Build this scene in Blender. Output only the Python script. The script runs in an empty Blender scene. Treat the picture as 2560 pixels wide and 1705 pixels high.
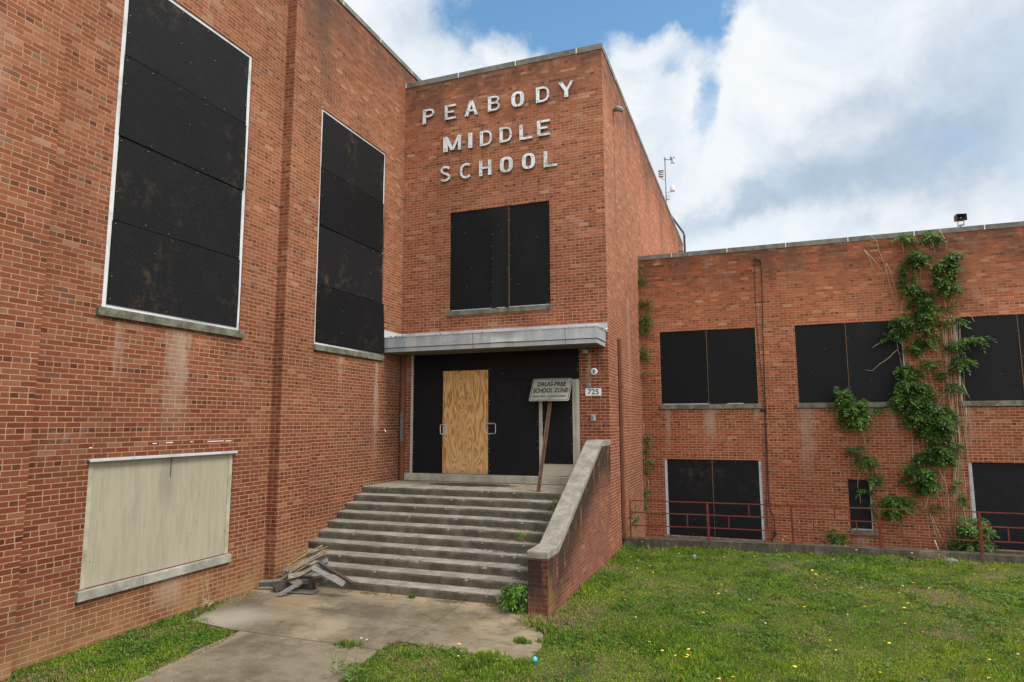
import bpy, math, random
import numpy as np
from mathutils import Vector, Matrix
rad = math.radians
sc = bpy.context.scene
COL = sc.collection

EXPOSURE = 0.4
WSTR = .1
SUN_E = 2.4; SUN_ANG = 20
SKYBACK = 0.95
SKYTINT = (1.25, 1.62, 1.60, 1)
CLOUD_W = (.70, .725, .745, 1); CLOUD_G = (.33, .42, .53, 1); CLOUD_M = (.47, .56, .66, 1)
# cloud layout: az, el, radius az, radius el, tilt, weight (degrees from +Y)
BLUE = [(-18.5, 34.5, 8.0, 2.9, 8, .95), (-6, 34.4, 7, 2.6, 0, .95), (-1.8, 31.5, 2.0, 2.8, 0, .7), (-2.3, 26.2, 1.8, 2.2, 0, .55), (-14, 31.4, 3.0, 1.5, 0, .65), (-6, 29, 1.8, 1.2, 0, .35), (-3.5, 23.5, 1.5, 2., 0, .3), (-10, 46, 30, 7, 0, .4)]
GREY = [(14, 18.6, 10, 3.2, 8, .8), (3, 18.0, 8, 2.2, 12, .62), (17.5, 25.5, 7, 4, 20, .62), (20, 21, 6, 3, 0, .4), (-3, 16.3, 5, 1.2, 10, .4), (9, 22.5, 6, 1.4, 25, .35), (-30, 32, 6, 2, 0, .4), (-10, 28.5, 3, 1, 0, .3)]
# ------------------------------------------------------------------ camera
cam_d = bpy.data.cameras.new('camera'); cam = bpy.data.objects.new('camera', cam_d); COL.objects.link(cam)
cam_d.sensor_width = 36; cam_d.lens = 22.797; cam_d.clip_end = 3000; cam_d.clip_start = .05
_y, _p, _r = rad(20.3857), rad(7.1216), rad(-0.2004)
_f = Vector((-math.sin(_y)*math.cos(_p), math.cos(_y)*math.cos(_p), math.sin(_p)))
_rt = Vector((math.cos(_y), math.sin(_y), 0)); _up = _rt.cross(_f)
_c, _s = math.cos(_r), math.sin(_r)
_rt, _up = _c*_rt+_s*_up, -_s*_rt+_c*_up
cam.matrix_world = Matrix(((_rt.x, _up.x, -_f.x, 8.105), (_rt.y, _up.y, -_f.y, -13.962), (_rt.z, _up.z, -_f.z, 2.8024), (0, 0, 0, 1)))
sc.camera = cam
sc.view_settings.view_transform = 'Standard'; sc.view_settings.look = 'None'
sc.view_settings.exposure = EXPOSURE; sc.view_settings.gamma = 1

# ------------------------------------------------------------------ node helper
class NT:
    def __init__(s, tree):
        s.t = tree; s.n = tree.nodes; s.l = tree.links
    def new(s, k, **kw):
        n = s.n.new(k)
        for a, b in kw.items(): setattr(n, a, b)
        return n
    def put(s, sock, v):
        if isinstance(v, bpy.types.NodeSocket): s.l.new(v, sock)
        elif v is not None:
            if sock.type == 'RGBA' and not hasattr(v, '__len__'): v = (v, v, v, 1)
            if sock.type == 'RGBA' and len(v) == 3: v = tuple(v)+(1,)
            sock.default_value = v
    def m(s, op, a, b=None, c=None, clamp=False):
        n = s.new('ShaderNodeMath', operation=op, use_clamp=clamp)
        s.put(n.inputs[0], a)
        if b is not None: s.put(n.inputs[1], b)
        if c is not None: s.put(n.inputs[2], c)
        return n.outputs[0]
    def vm(s, op, a, b=None):
        n = s.new('ShaderNodeVectorMath', operation=op)
        s.put(n.inputs[0], a)
        if b is not None: s.put(n.inputs[1], b)
        return n.outputs['Value'] if op in ('DOT_PRODUCT', 'LENGTH', 'DISTANCE') else n.outputs[0]
    def sep(s, v):
        n = s.new('ShaderNodeSeparateXYZ'); s.put(n.inputs[0], v); return n.outputs
    def com(s, x, y, z):
        n = s.new('ShaderNodeCombineXYZ')
        for i, q in enumerate((x, y, z)): s.put(n.inputs[i], q)
        return n.outputs[0]
    def noise(s, v, scale, detail=3, rough=.55, dist=0, out=0):
        n = s.new('ShaderNodeTexNoise'); s.put(n.inputs['Vector'], v)
        n.inputs['Scale'].default_value = scale; n.inputs['Detail'].default_value = detail
        n.inputs['Roughness'].default_value = rough; n.inputs['Distortion'].default_value = dist
        return n.outputs[out]
    def vor(s, v, scale, feat='F1', out=0):
        n = s.new('ShaderNodeTexVoronoi', feature=feat); s.put(n.inputs['Vector'], v); n.inputs['Scale'].default_value = scale
        return n.outputs[out]
    def white(s, v):
        n = s.new('ShaderNodeTexWhiteNoise', noise_dimensions='3D'); s.put(n.inputs['Vector'], v); return n.outputs
    def ramp(s, f, stops, interp='LINEAR'):
        n = s.new('ShaderNodeValToRGB'); r = n.color_ramp; r.interpolation = interp
        while len(r.elements) < len(stops): r.elements.new(.5)
        for e, (p, c) in zip(r.elements, stops):
            e.position = p; e.color = (c, c, c, 1) if not hasattr(c, '__len__') else tuple(c)+(1,)*(4-len(c))
        s.put(n.inputs[0], f); return n.outputs[0]
    def mix(s, f, a, b, mode='MIX'):
        n = s.new('ShaderNodeMix', data_type='RGBA', blend_type=mode)
        s.put(n.inputs[0], f); s.put(n.inputs[6], a); s.put(n.inputs[7], b); return n.outputs[2]
    def mixf(s, f, a, b):
        n = s.new('ShaderNodeMix', data_type='FLOAT'); s.put(n.inputs[0], f); s.put(n.inputs[2], a); s.put(n.inputs[3], b); return n.outputs[0]
    def ss(s, v, lo, hi, a=0., b=1.):
        n = s.new('ShaderNodeMapRange', interpolation_type='SMOOTHSTEP')
        s.put(n.inputs[0], v); n.inputs[1].default_value = lo; n.inputs[2].default_value = hi; n.inputs[3].default_value = a; n.inputs[4].default_value = b
        return n.outputs[0]
    def pos(s): return s.new('ShaderNodeNewGeometry').outputs['Position']

# ------------------------------------------------------------------ world: sky with clouds
SUN_EL, SUN_AZ = 52, 97       # azimuth from +Y towards +X
w = bpy.data.worlds.new('World'); sc.world = w; w.use_nodes = True
N = NT(w.node_tree); N.n.clear()
sky = N.new('ShaderNodeTexSky', sky_type='NISHITA', sun_disc=False)
sky.sun_elevation = rad(SUN_EL); sky.sun_rotation = rad(SUN_AZ); sky.air_density = 1.0; sky.dust_density = .4; sky.ozone_density = 1.6
tc = N.new('ShaderNodeTexCoord').outputs['Generated']
d = N.sep(tc)
az = N.m('MULTIPLY', N.m('ARCTAN2', d[0], d[1]), 57.2958); el = N.m('MULTIPLY', N.m('ARCSINE', d[2]), 57.2958)
# wobble the blob coordinates so that cloud edges billow
wv = N.noise(tc, 5.0, 6, .62, 0, 1); wsp = N.sep(wv)
azw = N.m('ADD', az, N.m('MULTIPLY', N.m('SUBTRACT', wsp[0], .5), 15.)); elw = N.m('ADD', el, N.m('MULTIPLY', N.m('SUBTRACT', wsp[1], .5), 11.))
def blob(a0, e0, ra, re, tilt=0, wt=1.):
    da = N.m('SUBTRACT', azw, a0); de = N.m('SUBTRACT', elw, e0)
    c, s_ = math.cos(rad(tilt)), math.sin(rad(tilt))
    p = N.m('DIVIDE', N.m('ADD', N.m('MULTIPLY', da, c), N.m('MULTIPLY', de, s_)), ra)
    q = N.m('DIVIDE', N.m('SUBTRACT', N.m('MULTIPLY', de, c), N.m('MULTIPLY', da, s_)), re)
    r2 = N.m('ADD', N.m('MULTIPLY', p, p), N.m('MULTIPLY', q, q))
    return N.m('MULTIPLY', N.m('EXPONENT', N.m('MULTIPLY', r2, -1.)), wt)
def total(l):
    t = l[0]
    for q in l[1:]: t = N.m('ADD', t, q)
    return t
fb = N.noise(tc, 3.2, 9, .62, .5); fb2 = N.noise(tc, 9., 9, .64, .3)
base = N.m('ADD', .62, N.m('MULTIPLY', N.m('SUBTRACT', fb, .5), 1.3))
holes = total([blob(*b) for b in BLUE])
cov = N.m('SUBTRACT', N.m('ADD', base, N.m('MULTIPLY', N.m('SUBTRACT', fb2, .5), .5)), holes)
cov = N.ss(cov, .0, .62)
dark = total([blob(*b) for b in GREY])
dk = N.ss(N.m('ADD', dark, N.m('MULTIPLY', N.m('SUBTRACT', fb2, .5), 1.1)), .0, 1.15)
ccol = N.mix(dk, CLOUD_W, CLOUD_G)
ccol = N.mix(N.ss(N.noise(tc, 6., 8, .62, .6), .42, .68, 0, .55), ccol, CLOUD_M)
skyc = N.mix(1., sky.outputs[0], SKYTINT, 'MULTIPLY')
skyc = N.mix(N.ss(el, 0, 24, .35, 0.), skyc, (7., 8.0, 9.2, 1))
bk = N.ss(N.vm('DOT_PRODUCT', tc, (.30, -.75, .59)), .1, .95, 0., SKYBACK)  # unseen clouds behind the camera, brightened to lift the front walls
ccol = N.mix(1., ccol, N.com(N.m('ADD', bk, 1.), N.m('ADD', bk, 1.), N.m('ADD', bk, 1.)), 'MULTIPLY')
csc = N.new('ShaderNodeVectorMath', operation='SCALE'); N.put(csc.inputs[0], ccol); csc.inputs[3].default_value = 1/WSTR
fin = N.mix(cov, skyc, csc.outputs[0])
bg = N.new('ShaderNodeBackground'); N.put(bg.inputs[0], fin); bg.inputs[1].default_value = WSTR
N.l.new(bg.outputs[0], N.new('ShaderNodeOutputWorld').inputs[0])

# ------------------------------------------------------------------ sun behind thin cloud
sl = bpy.data.lights.new('sun', 'SUN'); so = bpy.data.objects.new('sun', sl); COL.objects.link(so)
sl.energy = SUN_E; sl.angle = rad(SUN_ANG); sl.color = (1, .955, .89)
sd = Vector((math.sin(rad(SUN_AZ))*math.cos(rad(SUN_EL)), math.cos(rad(SUN_AZ))*math.cos(rad(SUN_EL)), math.sin(rad(SUN_EL))))
so.rotation_euler = sd.to_track_quat('Z', 'Y').to_euler(); so.location = (30, -10, 40)

# ------------------------------------------------------------------ mesh builder
class MB:
    def __init__(s): s.v = []; s.f = []; s.mi = []
    def add(s, vs, fs, m=0):
        b = len(s.v); s.v += [tuple(q) for q in vs]
        for f in fs: s.f.append(tuple(b+i for i in f)); s.mi.append(m)
    def box(s, x0, x1, y0, y1, z0, z1, m=0):
        vs = [(x, y, z) for z in (z0, z1) for y in (y0, y1) for x in (x0, x1)]
        s.add(vs, [(0, 2, 3, 1), (4, 5, 7, 6), (0, 1, 5, 4), (2, 6, 7, 3), (0, 4, 6, 2), (1, 3, 7, 5)], m); return s
    def bar(s, a, b, w, h, roll=0, m=0, taper=1.):
        a, b = Vector(a), Vector(b); d_ = (b-a).normalized()
        u = d_.cross(Vector((0, 0, 1))); u = Vector((1, 0, 0)) if u.length < 1e-4 else u.normalized()
        v = u.cross(d_).normalized(); c, s_ = math.cos(roll), math.sin(roll); u, v = c*u+s_*v, -s_*u+c*v
        vs = []
        for p, t in ((a, 1.), (b, taper)):
            for i, j in ((-1, -1), (1, -1), (1, 1), (-1, 1)): vs.append(p+u*(i*w/2*t)+v*(j*h/2*t))
        s.add(vs, [(3, 2, 1, 0), (4, 5, 6, 7), (0, 1, 5, 4), (1, 2, 6, 5), (2, 3, 7, 6), (3, 0, 4, 7)], m); return s
    def tube(s, pts, r, seg=6, m=0, r1=None):
        pts = [Vector(p) for p in pts]; n = len(pts); vs = []; fs = []
        for i, p in enumerate(pts):
            d_ = (pts[min(i+1, n-1)]-pts[max(i-1, 0)]).normalized()
            u = d_.cross(Vector((.13, .3, 1))); u = d_.cross(Vector((1, 0, 0))) if u.length < 1e-3 else u
            u.normalize(); v = d_.cross(u); rr = r if r1 is None else r+(r1-r)*i/(n-1)
            for k in range(seg):
                a = 2*math.pi*k/seg; vs.append(p+u*(math.cos(a)*rr)+v*(math.sin(a)*rr))
        for i in range(n-1):
            for k in range(seg):
                a, b = i*seg+k, i*seg+(k+1) % seg; fs.append((a, b, b+seg, a+seg))
        fs.append(tuple(range(seg-1, -1, -1))); fs.append(tuple((n-1)*seg+k for k in range(seg)))
        s.add(vs, fs, m); return s
    def lathe(s, c, prof, axis='z', seg=20, m=0):
        vs = []; fs = []
        for r, h in prof:
            for k in range(seg):
                a = 2*math.pi*k/seg; x, y = r*math.cos(a), r*math.sin(a)
                p = {'z': (x, y, h), 'y': (x, h, -y), 'x': (h, x, y)}[axis]
                vs.append((c[0]+p[0], c[1]+p[1], c[2]+p[2]))
        for i in range(len(prof)-1):
            for k in range(seg):
                a, b = i*seg+k, i*seg+(k+1) % seg; fs.append((a, b, b+seg, a+seg))
        fs.append(tuple(range(seg-1, -1, -1))); fs.append(tuple((len(prof)-1)*seg+k for k in range(seg)))
        s.add(vs, fs, m); return s
    def extrude(s, poly, axis, a, b, m=0):
        def P(u, v, w_): return {'x': (w_, u, v), 'y': (u, w_, v), 'z': (u, v, w_)}[axis]
        n = len(poly); vs = [P(u, v, a) for u, v in poly]+[P(u, v, b) for u, v in poly]
        fs = [tuple(range(n-1, -1, -1)), tuple(range(n, 2*n))]+[(i, (i+1) % n, n+(i+1) % n, n+i) for i in range(n)]
        s.add(vs, fs, m); return s
    def build(s, name, mats, parent=None, smooth=False, bevel=0, bseg=1):
        me = bpy.data.meshes.new(name); off = Vector(parent['_o']) if parent is not None and '_o' in parent else Vector((0, 0, 0))
        me.from_pydata([(v[0]-off.x, v[1]-off.y, v[2]-off.z) for v in s.v], [], s.f)
        for mt in (mats if isinstance(mats, (list, tuple)) else [mats]): me.materials.append(mt)
        me.polygons.foreach_set('material_index', s.mi)
        o = bpy.data.objects.new(name, me); COL.objects.link(o)
        import bmesh
        bm = bmesh.new(); bm.from_mesh(me); bmesh.ops.recalc_face_normals(bm, faces=bm.faces); bm.to_mesh(me); bm.free()
        if smooth: me.polygons.foreach_set('use_smooth', [True]*len(me.polygons))
        if bevel:
            bv = o.modifiers.new('bevel', 'BEVEL'); bv.width = bevel; bv.segments = bseg; bv.limit_method = 'ANGLE'
        if parent is not None:
            o.parent = parent; o['_o'] = tuple(off)
        return o
def fin(o): return o
def tag(o, label=None, cat=None, group=None, kind=None):
    if label: o['label'] = label
    if cat: o['category'] = cat
    if group: o['group'] = group
    if kind: o['kind'] = kind
    return o
def thing(name, loc, label, cat, group=None):
    o = bpy.data.objects.new(name, None); COL.objects.link(o); o.location = loc; o['_o'] = tuple(loc); o.empty_display_size = .2
    return tag(o, label, cat, group)
def raw(name, V, F, mat, parent=None, colors=None, smooth=False):
    """numpy mesh; F is an (n,k) array of equal-sized faces or a list of such arrays"""
    me = bpy.data.meshes.new(name); V = np.asarray(V, np.float32).copy()
    if parent is not None: V -= np.array(parent['_o'], np.float32)
    Fs = F if isinstance(F, list) else [F]
    me.vertices.add(len(V)); me.vertices.foreach_set('co', V.ravel())
    lo = np.concatenate([f.ravel() for f in Fs]).astype(np.int32)
    tot = np.concatenate([np.full(len(f), f.shape[1], np.int32) for f in Fs]); st = np.concatenate([[0], np.cumsum(tot)[:-1]]).astype(np.int32)
    me.loops.add(len(lo)); me.loops.foreach_set('vertex_index', lo)
    me.polygons.add(len(tot)); me.polygons.foreach_set('loop_start', st); me.polygons.foreach_set('loop_total', tot)
    if smooth: me.polygons.foreach_set('use_smooth', np.ones(len(tot), bool))
    me.update(calc_edges=True)
    if colors is not None:
        ca = me.color_attributes.new('tone', 'FLOAT_COLOR', 'POINT'); c4 = np.ones((len(V), 4), np.float32); c4[:, :3] = colors
        ca.data.foreach_set('color', c4.ravel())
    me.materials.append(mat)
    o = bpy.data.objects.new(name, me); COL.objects.link(o)
    if parent is not None: o.parent = parent; o['_o'] = tuple(parent['_o'])
    return o

# ------------------------------------------------------------------ materials
def newmat(name):
    m_ = bpy.data.materials.new(name); m_.use_nodes = True; n = NT(m_.node_tree); n.n.clear()
    b = n.new('ShaderNodeBsdfPrincipled'); o = n.new('ShaderNodeOutputMaterial'); n.l.new(b.outputs[0], o.inputs[0])
    return m_, n, b
def bump(n, b, h, strength=.5, dist=.01):
    k = n.new('ShaderNodeBump'); k.inputs['Strength'].default_value = strength; k.inputs['Distance'].default_value = dist
    n.put(k.inputs['Height'], h); n.l.new(k.outputs[0], b.inputs['Normal'])
def simple(name, col, rough=.6, metal=0, var=.25, scale=8, bumpy=.1, dirt=None, spec=.5):
    m_, n, b = newmat(name); p = n.pos()
    f = n.noise(p, scale, 5, .6); c = n.mix(1., col, n.ramp(f, [(.25, 1-var), (.75, 1+var*.6)]), 'MULTIPLY')
    if dirt:
        g = n.ss(n.noise(p, scale*.35, 6, .65), .48, .68); c = n.mix(g, c, dirt)
    n.put(b.inputs['Base Color'], c); b.inputs['Roughness'].default_value = rough; b.inputs['Metallic'].default_value = metal
    b.inputs['Specular IOR Level'].default_value = spec
    if bumpy: bump(n, b, n.noise(p, scale*6, 4, .6), bumpy, .01)
    return m_
def brick_mat(name, reds, heads, mortar, dirtz, topz, stairwall=False, low_tint=None, mw=.0050, low=None, streaks=()):
    m_, n, b = newmat(name)
    g = n.new('ShaderNodeNewGeometry'); P_ = n.sep(g.outputs['Position']); Nn = n.sep(g.outputs['True Normal']); pos = g.outputs['Position']
    side = n.m('GREATER_THAN', n.m('ABSOLUTE', Nn[0]), .5)
    u = n.mixf(side, P_[0], P_[1]); v = P_[2]
    wob = n.noise(pos, 22, 2, .5, 0, 1); ws = n.sep(wob)
    u = n.m('ADD', u, n.m('MULTIPLY', n.m('SUBTRACT', ws[0], .5), .007)); vv = n.m('ADD', v, n.m('MULTIPLY', n.m('SUBTRACT', ws[1], .5), .005))
    t = n.m('ADD', n.m('DIVIDE', n.m('SUBTRACT', vv, .246), .067733), 60); cr = n.m('FLOOR', t); fz = n.m('SUBTRACT', t, cr)
    head = n.m('LESS_THAN', n.m('MODULO', cr, 6), .5)
    # random slip of each course
    slip = n.m('MULTIPLY', n.white(n.com(cr, side, 3.3))[0], .12)
    us = n.m('ADD', n.m('ADD', n.m('DIVIDE', u, .2032), n.m('MULTIPLY', n.m('MODULO', cr, 2), .5)), slip)
    uh = n.m('ADD', n.m('DIVIDE', u, .1016), slip)
    uu = n.m('ADD', n.mixf(head, us, uh), 400); wd = n.mixf(head, .2032, .1016)
    iu = n.m('FLOOR', uu); fu = n.m('SUBTRACT', uu, iu)
    du = n.m('MULTIPLY', n.m('MINIMUM', fu, n.m('SUBTRACT', 1., fu)), wd); dv = n.m('MULTIPLY', n.m('MINIMUM', fz, n.m('SUBTRACT', 1., fz)), .067733)
    dd = n.m('MINIMUM', du, dv)
    mask = n.ss(dd, mw-.0012, mw+.0016)
    rn = n.white(n.com(iu, cr, n.m('MULTIPLY', side, 7.7))); rs = n.sep(rn[1])
    cs = n.ramp(rs[0], reds); ch = n.ramp(rs[1], heads, 'CONSTANT')
    col = n.mix(n.m('MULTIPLY', head, n.m('GREATER_THAN', rs[2], .25)), cs, ch)
    col = n.mix(1., col, n.ramp(rs[2], [(0, .88), (1, 1.10)]), 'MULTIPLY')
    col = n.mix(1., col, n.ramp(n.noise(pos, 55, 5, .7), [(.25, .78), (.75, 1.2)]), 'MULTIPLY')
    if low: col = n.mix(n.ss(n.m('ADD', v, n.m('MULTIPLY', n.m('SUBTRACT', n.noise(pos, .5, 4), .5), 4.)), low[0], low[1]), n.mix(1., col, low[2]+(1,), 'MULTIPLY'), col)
    # mortar, going dark and dirty with height
    hz = n.m('ADD', v, n.m('MULTIPLY', n.m('SUBTRACT', n.noise(pos, .9, 5, .6), .5), 4.5))
    dirt = n.ss(hz, dirtz, dirtz+2.6)
    mo = n.mix(1., mortar, n.ramp(n.noise(pos, 9, 5, .65), [(.3, .72), (.7, 1.12)]), 'MULTIPLY')
    mo = n.mix(n.m('MULTIPLY', dirt, .9), mo, (.115, .062, .042))
    patch = n.ss(n.noise(pos, 1.7, 5, .6), .52, .7)
    mo = n.mix(n.m('MULTIPLY', patch, .45), mo, (.20, .12, .085))
    c = n.mix(mask, mo, col)
    # weathering: broad tone, soot streaks, the sooty band under the coping, bloom
    c = n.mix(1., c, n.ramp(n.noise(pos, .55, 5, .6), [(.3, .82), (.7, 1.14)]), 'MULTIPLY')
    stv = n.com(n.m('MULTIPLY', u, 2.4), 0., n.m('MULTIPLY', v, .35)); strk = n.noise(stv, 1.6, 5, .6)
    c = n.mix(n.ss(strk, .56, .76, 0, .38), c, (.11, .065, .045))
    tb = n.m('MULTIPLY', n.ss(v, topz-1.3, topz-.05), n.ss(n.noise(n.com(n.m('MULTIPLY', u, 1.6), 1., v), 1.3, 6, .65), .36, .62))
    c = n.mix(n.m('MULTIPLY', tb, .62), c, (.075, .05, .038))
    bloom = n.ss(n.noise(n.vm('ADD', pos, (31., 7., 3.)), .8, 6, .68), .6, .75, 0, .3)
    c = n.mix(bloom, c, (.44, .31, .24))
    for (sd_, u0, zt, wd_, ln, kk, sc_) in streaks:
        nn_ = n.m('MULTIPLY', n.m('SUBTRACT', n.noise(n.com(n.m('MULTIPLY', u, 5.), zt, n.m('MULTIPLY', v, 1.6)), 2., 6, .7), .5), min(wd_*3.2, .5))
        a_ = n.ss(n.m('ABSOLUTE', n.m('ADD', n.m('SUBTRACT', u, u0), nn_)), wd_, wd_*.15)
        d_ = n.m('MULTIPLY', n.ss(v, zt-ln, zt-ln*.25), n.m('LESS_THAN', v, zt))
        s2 = side if sd_ else n.m('SUBTRACT', 1., side)
        c = n.mix(n.m('MULTIPLY', n.m('MULTIPLY', n.m('MULTIPLY', a_, d_), s2), kk), c, sc_)
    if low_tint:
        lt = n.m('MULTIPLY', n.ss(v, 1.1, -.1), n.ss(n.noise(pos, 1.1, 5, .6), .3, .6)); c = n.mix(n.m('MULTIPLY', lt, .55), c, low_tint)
    if stairwall:
        # soot below the sloping coping of the stair wall, plum bricks and moss at the foot
        line = n.m('MINIMUM', n.m('MAXIMUM', n.m('ADD', .80, n.m('MULTIPLY', n.m('ADD', P_[1], 4.), .4825)), .80), 2.3)
        dep = n.m('SUBTRACT', line, v); onw = n.m('MULTIPLY', n.ss(dep, -.02, .03), n.ss(P_[1], .3, -.05))
        st2 = n.noise(n.com(n.m('MULTIPLY', u, 2.2), 5., n.m('MULTIPLY', v, .5)), 2.2, 5, .65)
        k = n.m('MULTIPLY', n.m('MULTIPLY', n.ss(dep, 1.15, .25), n.ss(st2, .30, .50)), onw); k = n.m('MAXIMUM', k, n.m('MULTIPLY', n.m('MULTIPLY', n.ss(P_[1], -2.9, -3.5), n.ss(P_[1], -4.42, -4.2)), n.m('MULTIPLY', n.ss(n.noise(pos, 1.6, 5, .6), .36, .54), n.ss(v, .02, .3)))); c = n.mix(n.m('MULTIPLY', k, .9), c, (.022, .018, .014))
        pl = n.m('MULTIPLY', n.m('MULTIPLY', n.ss(dep, .3, 1.1), n.ss(n.noise(pos, 1.3, 4), .38, .6)), onw); c = n.mix(n.m('MULTIPLY', pl, .5), c, (.17, .062, .05))
        ms = n.m('MULTIPLY', n.m('MULTIPLY', n.ss(P_[1], -4.0, -4.5), n.ss(n.noise(pos, 3.5, 4), .42, .6)), side); c = n.mix(n.m('MULTIPLY', ms, .5), c, (.20, .145, .03))
    n.put(b.inputs['Base Color'], c); b.inputs['Roughness'].default_value = .93; b.inputs['Specular IOR Level'].default_value = .25
    h = n.m('ADD', n.m('MULTIPLY', mask, .7), n.m('MULTIPLY', n.noise(pos, 90, 4, .7), .3))
    bump(n, b, h, .6, .006)
    return m_
def tinted(l, k): return [(a, (r*k[0], g*k[1], b_*k[2])) for a, (r, g, b_) in l]
REDS = [(0, (.265, .096, .050)), (.3, (.325, .122, .065)), (.7, (.365, .148, .083)), (.92, (.40, .185, .112)), (.975, (.46, .29, .19)), (1, (.21, .11, .08))]
HEADS = [(0, (.31, .112, .058)), (.34, (.215, .082, .046)), (.56, (.35, .15, .088)), (.72, (.165, .062, .038)), (.86, (.25, .155, .10)), (.95, (.13, .07, .058))]
M = {}
EFF = (.40, .31, .235, 1); SOOT = (.075, .052, .038, 1)
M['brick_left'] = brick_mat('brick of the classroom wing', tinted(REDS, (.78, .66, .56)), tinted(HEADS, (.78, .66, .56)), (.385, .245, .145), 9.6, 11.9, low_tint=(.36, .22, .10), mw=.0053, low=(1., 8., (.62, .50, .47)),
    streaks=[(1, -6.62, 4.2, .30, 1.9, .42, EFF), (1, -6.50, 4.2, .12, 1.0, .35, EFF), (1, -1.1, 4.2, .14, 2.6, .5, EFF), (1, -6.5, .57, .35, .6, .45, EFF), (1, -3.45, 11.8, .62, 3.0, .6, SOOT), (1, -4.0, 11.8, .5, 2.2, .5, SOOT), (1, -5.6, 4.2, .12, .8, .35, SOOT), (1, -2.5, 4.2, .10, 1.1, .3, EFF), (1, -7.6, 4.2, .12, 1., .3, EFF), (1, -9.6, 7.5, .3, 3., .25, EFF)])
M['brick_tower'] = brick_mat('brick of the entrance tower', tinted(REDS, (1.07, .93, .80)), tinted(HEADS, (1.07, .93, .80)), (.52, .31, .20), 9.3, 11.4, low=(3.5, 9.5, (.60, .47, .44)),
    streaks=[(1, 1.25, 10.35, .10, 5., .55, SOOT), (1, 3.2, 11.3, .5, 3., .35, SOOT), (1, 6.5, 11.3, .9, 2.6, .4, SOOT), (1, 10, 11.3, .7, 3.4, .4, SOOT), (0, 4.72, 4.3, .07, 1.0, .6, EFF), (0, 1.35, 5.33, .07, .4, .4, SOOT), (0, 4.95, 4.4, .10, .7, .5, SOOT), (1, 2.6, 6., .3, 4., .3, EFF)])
M['brick_stair'] = brick_mat('brick of the stair wall', tinted(REDS, (.66, .53, .46)), tinted(HEADS, (.66, .53, .46)), (.33, .195, .135), 9.3, 11.4, stairwall=True)
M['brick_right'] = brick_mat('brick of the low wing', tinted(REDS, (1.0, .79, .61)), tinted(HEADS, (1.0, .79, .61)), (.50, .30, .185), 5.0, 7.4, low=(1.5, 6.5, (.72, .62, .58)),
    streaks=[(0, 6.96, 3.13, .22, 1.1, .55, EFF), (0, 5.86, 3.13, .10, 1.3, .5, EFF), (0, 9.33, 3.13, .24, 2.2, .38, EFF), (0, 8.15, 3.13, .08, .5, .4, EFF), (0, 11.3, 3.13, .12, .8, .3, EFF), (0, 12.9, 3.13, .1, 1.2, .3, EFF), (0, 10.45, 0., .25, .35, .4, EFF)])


def concrete(name, base, dark, light, scale=1., streak=False, pebble=0.):
    m_, n, b = newmat(name); p = n.pos(); s_ = n.sep(p)
    q = n.com(n.m('MULTIPLY', s_[0], 2.5), n.m('MULTIPLY', s_[1], 2.5), n.m('MULTIPLY', s_[2], .6)) if streak else p
    c = n.mix(n.ss(n.noise(q, 2.2*scale, 7, .68), .36, .64), dark, base)
    c = n.mix(n.ss(n.noise(n.vm('ADD', p, (9., 3., 1.)), 1.3*scale, 7, .7), .55, .74), c, light)
    c = n.mix(1., c, n.ramp(n.noise(p, 70, 4, .7), [(.2, .68), (.8, 1.28)]), 'MULTIPLY')
    if pebble: c = n.mix(n.m('MULTIPLY', n.m('LESS_THAN', n.vor(p, 42), .22), pebble), c, (.5, .46, .38))
    n.put(b.inputs['Base Color'], c); b.inputs['Roughness'].default_value = .92; b.inputs['Specular IOR Level'].default_value = .2
    bump(n, b, n.m('ADD', n.noise(p, 60, 5, .7), n.m('MULTIPLY', n.noise(p, 9, 4), .8)), .55, .008)
    return m_
M['coping'] = concrete('weathered coping stone', (.23, .22, .185), (.135, .13, .105), (.29, .275, .235), 1.4)
M['capstone'] = concrete('stair wall capstone', (.30, .275, .225), (.19, .18, .145), (.37, .34, .28), 2.2, pebble=.3)
M['sill'] = concrete('mossy concrete sill', (.20, .19, .145), (.095, .092, .065), (.29, .275, .22), 2.2)
M['curb'] = concrete('ramp curb concrete', (.115, .095, .068), (.060, .052, .038), (.20, .165, .125), 1.6, True)
M['white_mortar'] = simple('white joint mortar', (.75, .74, .72, 1), .8, var=.1)
# stair concrete: mottled, with overhead light put in as pale treads and dark risers
def stairmat():
    m_, n, b = newmat('stair concrete'); g = n.new('ShaderNodeNewGeometry'); p = g.outputs['Position']; s_ = n.sep(p); nz = n.sep(g.outputs['True Normal'])[2]
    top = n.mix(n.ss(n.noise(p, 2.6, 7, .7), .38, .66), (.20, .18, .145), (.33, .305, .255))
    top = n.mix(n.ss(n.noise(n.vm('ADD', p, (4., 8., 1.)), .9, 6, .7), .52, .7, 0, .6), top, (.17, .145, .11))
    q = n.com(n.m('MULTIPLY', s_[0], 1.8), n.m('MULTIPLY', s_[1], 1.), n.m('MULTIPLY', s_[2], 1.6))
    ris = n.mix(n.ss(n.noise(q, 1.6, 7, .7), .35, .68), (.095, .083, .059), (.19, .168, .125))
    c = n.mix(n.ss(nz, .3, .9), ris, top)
    c = n.mix(1., c, n.ramp(n.noise(p, 80, 4, .7), [(.2, .62), (.8, 1.3)]), 'MULTIPLY')
    n.put(b.inputs['Base Color'], c); b.inputs['Roughness'].default_value = .93; b.inputs['Specular IOR Level'].default_value = .2
    bump(n, b, n.m('ADD', n.noise(p, 60, 5, .7), n.m('MULTIPLY', n.noise(p, 7, 4), 1.2)), .6, .01)
    return m_
M['stair'] = stairmat()
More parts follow.
